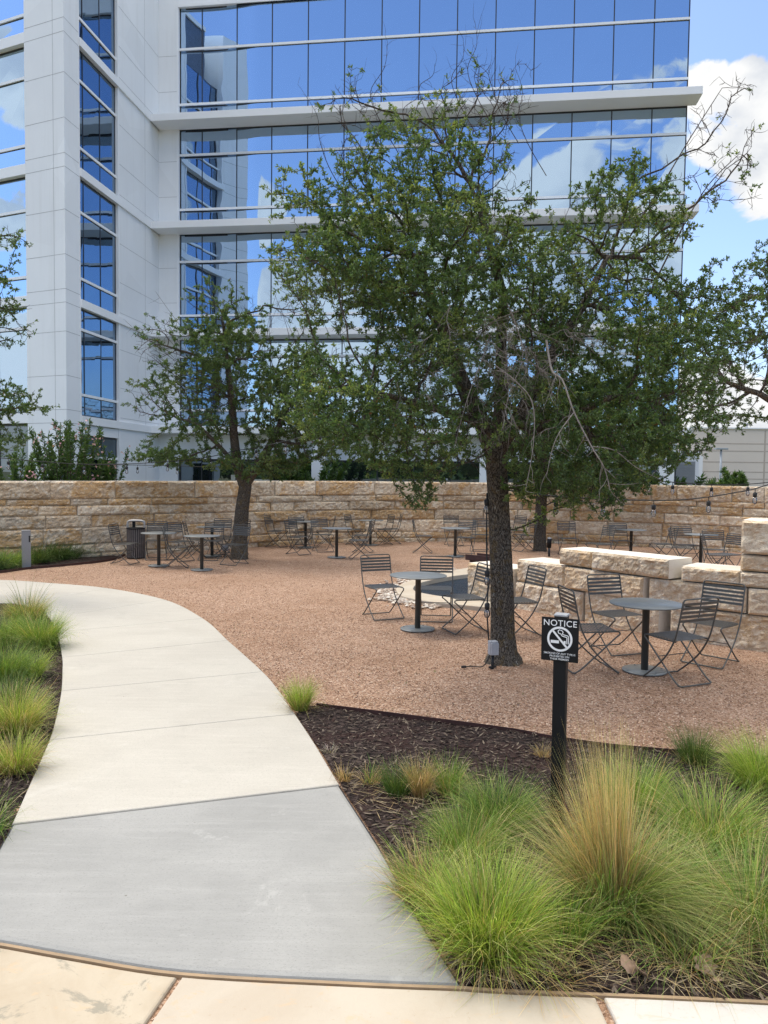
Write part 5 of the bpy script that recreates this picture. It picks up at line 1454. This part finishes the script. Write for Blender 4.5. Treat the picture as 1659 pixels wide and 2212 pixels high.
# left bed
tuft(58, 1352, 'pale straw tipped clump at the far end of the left bed', [L_(1500, .16, .46, GRN, (.4, .3), (.9, .5)), L_(900, .14, .50, GLD, (.35, .25), (.9, .4), .003), L_(60, .08, .74, DGR, (.2, .15), (.35, .3), .004)])
tuft(88, 1402, 'rich green clump overhanging the path in the left bed', [L_(2000, .14, .48, GRN, (.45, .3), (.9, .5)), L_(600, .12, .5, LIM, (.45, .3), (.9, .4)), L_(220, .13, .5, GLD, (.5, .3), (.9, .4))])
tuft(10, 1395, 'green clump at the left frame edge behind the mulch gap', [L_(1800, .16, .46, GRN, (.4, .3), (.9, .5)), skirt(120, .16, .3)])
tuft(66, 1466, 'small green tuft on the dark mulch of the left bed', [L_(700, .10, .32, LIM, (.5, .3), (.6, .4)), L_(300, .09, .3, GRN)])
tuft(8, 1475, 'green clump at the left frame edge beside the small tuft', [L_(1600, .14, .46, GRN, (.45, .3), (.9, .5)), L_(400, .12, .44, DGR)])
tuft(6, 1560, 'blue green clump at the left frame edge', [L_(1300, .11, .44, DGR, (.4, .3), (.7, .4), .003), L_(400, .11, .4, GRN)])
tuft(36, 1588, 'yellowing clump in the left bed', [L_(1200, .12, .42, LIM, (.4, .25), (.7, .4)), L_(700, .12, .42, GLD, (.4, .3), (.8, .4)), skirt(160, .13, .3)])
tuft(36, 1672, 'nearest yellow green tuft of the left bed', [L_(700, .09, .32, LIM, (.4, .3), (.6, .4)), L_(420, .10, .32, DRY, (.5, .3), (.7, .4)), skirt(120, .1, .22)])
tuft(-35, 1815, 'single long arching blade leaning onto the path', [L_(3, .01, .62, [((.2, .25, .1), (.45, .36, .2))], (.95, .08), (.9, .2), .006, az=(.55, .12)), L_(200, .1, .3, GRN)])
# low dark grass along the foot of the wall at the left
wr = random.Random(9)
for k, (x, y, s_) in enumerate(((8, 1228, 1.0), (32, 1222, .9), (80, 1217, 1.0), (100, 1212, 1.1), (128, 1210, 1.0), (152, 1205, 1.1), (176, 1202, 1.0), (200, 1200, 1.1), (222, 1197, 1.0), (244, 1194, .9), (-16, 1232, 1.0), (60, 1207, 1.0), (20, 1210, 1.0))):
    tuft(x, y, 'low drooping dark green grass clump in the row at the foot of the wall', [L_(900, .20 * s_, .50 * s_, DGR if k > 1 else GRN, (.5, .3), (1.1, .5), .006, segs=4)], 'dark grass clumps at the foot of the left wall', k)

# dry leaves on the mulch
def dry_leaf(x, y, s_, rz, tip, label):
    p = G(x, y)
    pts = [(0, -.5), (.16, -.42), (.42, -.46), (.36, -.16), (.52, .08), (.28, .16), (.22, .42), (0, .55), (-.2, .36), (-.34, .20), (-.5, .02), (-.34, -.16), (-.40, -.42), (-.14, -.40)]
    mb = MB()
    vs = [(0, 0, .0)] + [(a, b, .16 * abs(a) + .10 * (b * b) + .03 * math.sin(a * 9)) for a, b in pts]
    vs2 = [(a, b, c - .012) for a, b, c in vs]
    n_ = len(pts)
    fs = [(0, 1 + i, 1 + (i + 1) % n_) for i in range(n_)]
    mb.add([(a * s_, b * s_, c * s_) for a, b, c in vs + vs2], fs + [tuple(reversed([q + n_ + 1 for q in f])) for f in fs] + [(1 + i, n_ + 2 + i, n_ + 2 + (i + 1) % n_, 1 + (i + 1) % n_) for i in range(n_)], smooth=True)
    mb.tube([(0, -.5 * s_, .02 * s_), (.03 * s_, -.8 * s_, .05 * s_), (.0, -1.0 * s_, .02 * s_)], .012 * s_, 5)
    o = mb.build('dry_leaf', M['dry_leaf']); o.location = (p.x, p.y, .05); o.rotation_euler = (tip, .15, rz)
    tag(o, label, 'leaf')
dry_leaf(1355, 2110, .085, .5, .5, 'curled brown leaf on the mulch, left one of the pair')
dry_leaf(1384, 2125, .07, 1.9, .8, 'upright curled brown leaf, right one of the pair')
dry_leaf(1522, 2108, .10, -.4, .35, 'large pale tan leaf caught under the trailing green blades')
dry_leaf(1612, 1810, .10, .9, .5, 'brown leaf among the clumps at the right edge')
dry_leaf(1548, 2143, .045, 2.4, .2, 'small pale leaf at the white paver edge')

# ------------------------------------------------------------------ flowering shrubs behind the wall, young trees by the garage
def shrub(x, y, Y, h, w_, ns, label, flowers, seed, name='flowering_shrub', leafL=.13, cat='shrub', group=None):
    rg = np.random.default_rng(seed); b = at(x, y, Y); root = tag(empty(name, (b.x, Y, -.3)), label, cat, group)
    mb = MB(); B = []; Dd = []; FP = []
    for k in range(ns):
        a = rg.uniform(0, 6.28); t = rg.uniform(.05, 1.0) ** .7; hh = h * rg.uniform(.55, 1.0)
        tip = np.array([math.cos(a) * t * w_, math.sin(a) * t * w_, hh]); base = tip * np.array([.15, .15, 0])
        pts = [base + (tip - base) * q + np.array([0, 0, .25 * h * q * (1 - q)]) + rg.normal(size=3) * .03 for q in np.linspace(0, 1, 6)]
        mb.tube(pts, [.02, .017, .014, .011, .008, .004], 4)
        for q in rg.uniform(.12, 1.0, 230):
            i = min(int(q * 5), 4); p_ = pts[i] + (pts[i + 1] - pts[i]) * (q * 5 - i); tt = pts[i + 1] - pts[i]; tt /= np.linalg.norm(tt)
            v = tt * .7 + rg.normal(size=3) * .6; v /= np.linalg.norm(v); B.append(p_); Dd.append(v)
        if flowers and rg.uniform() < .42:
            for _ in range(5): FP.append(pts[-1] - np.array([0, 0, .12]) + rg.normal(size=3) * .09)
    mb.build('stems', M['twig'], root)
    B = np.array(B); Dd = np.array(Dd); n_ = len(B)
    cl = np.array([(.075, .13, .035), (.095, .16, .045), (.055, .105, .035)])[rg.integers(0, 3, n_)] * rg.uniform(.8, 1.3, (n_, 1))
    link('foliage', leaf_mesh('foliage', B, Dd, leafL * rg.uniform(.7, 1.3, n_), leafL * .24 * rg.uniform(.8, 1.3, n_), cl, M['leaf'], rg), root)
    if FP:
        FP = np.array(FP); n_ = len(FP); v = rg.normal(size=(n_, 3)); v /= np.linalg.norm(v, axis=1)[:, None]
        cl = np.array([(.72, .46, .50), (.62, .34, .40)])[rg.integers(0, 2, n_)]
        link('flowers', leaf_mesh('flowers', FP, v, np.full(n_, .085), np.full(n_, .075), cl, M['petal'], rg), root)
shrub(30, 1030, 19.5, 3.0, .95, 30, 'pink flowering willow leaved shrub at the far left behind the wall', True, 1)
shrub(148, 1030, 21.5, 3.75, 1.15, 52, 'tallest pink flowering shrub against the white pier', True, 2)
shrub(222, 1030, 22.5, 3.1, .75, 30, 'pink flowering shrub in front of the tall side window', True, 3)
shrub(1560, 1030, 46, 2.3, 1.1, 9, 'young bushy tree left of the grey lamp post by the garage', False, 4, 'young_tree', .30, 'tree')
shrub(1588, 1030, 48, 3.0, .9, 10, 'young bushy tree right of the grey lamp post by the garage', False, 5, 'young_tree', .30, 'tree')
shrub(1614, 1030, 50, 2.0, .5, 5, 'smallest young tree in front of the beige garage', False, 6, 'young_tree', .30, 'tree')
shrub(1450, 1030, 31, 2.5, 1.5, 20, 'low green shrub in front of the white louvred annex', False, 7, 'leafy_shrub', .26)
shrub(665, 1030, 30, 3.2, 1.6, 26, 'dark green shrub behind the wall under the building ledge', False, 8, 'leafy_shrub', .26)
# far trees behind the photographer, seen only mirrored in the glass
rg = np.random.default_rng(77)
nl = 16000
xx = rg.uniform(-90, 90, nl); hh = np.array([3.6 + 2.6 * mnoise.noise((x * .12, 0, 0)) + 1.2 * mnoise.noise((x * .5, 3, 0)) for x in xx])
B = np.stack([xx, -48 + rg.normal(0, 3, nl), rg.uniform(.2, 1, nl) ** .6 * hh], 1); v = rg.normal(size=(nl, 3)); v /= np.linalg.norm(v, axis=1)[:, None]
me = leaf_mesh('treeline', B, v, np.full(nl, 1.1), np.full(nl, .8), np.array(OAK)[rg.integers(0, 4, nl)], M['leaf'], rg)
tag(link('treeline', me), 'dark line of trees mirrored low in the glass', 'trees', kind='stuff')
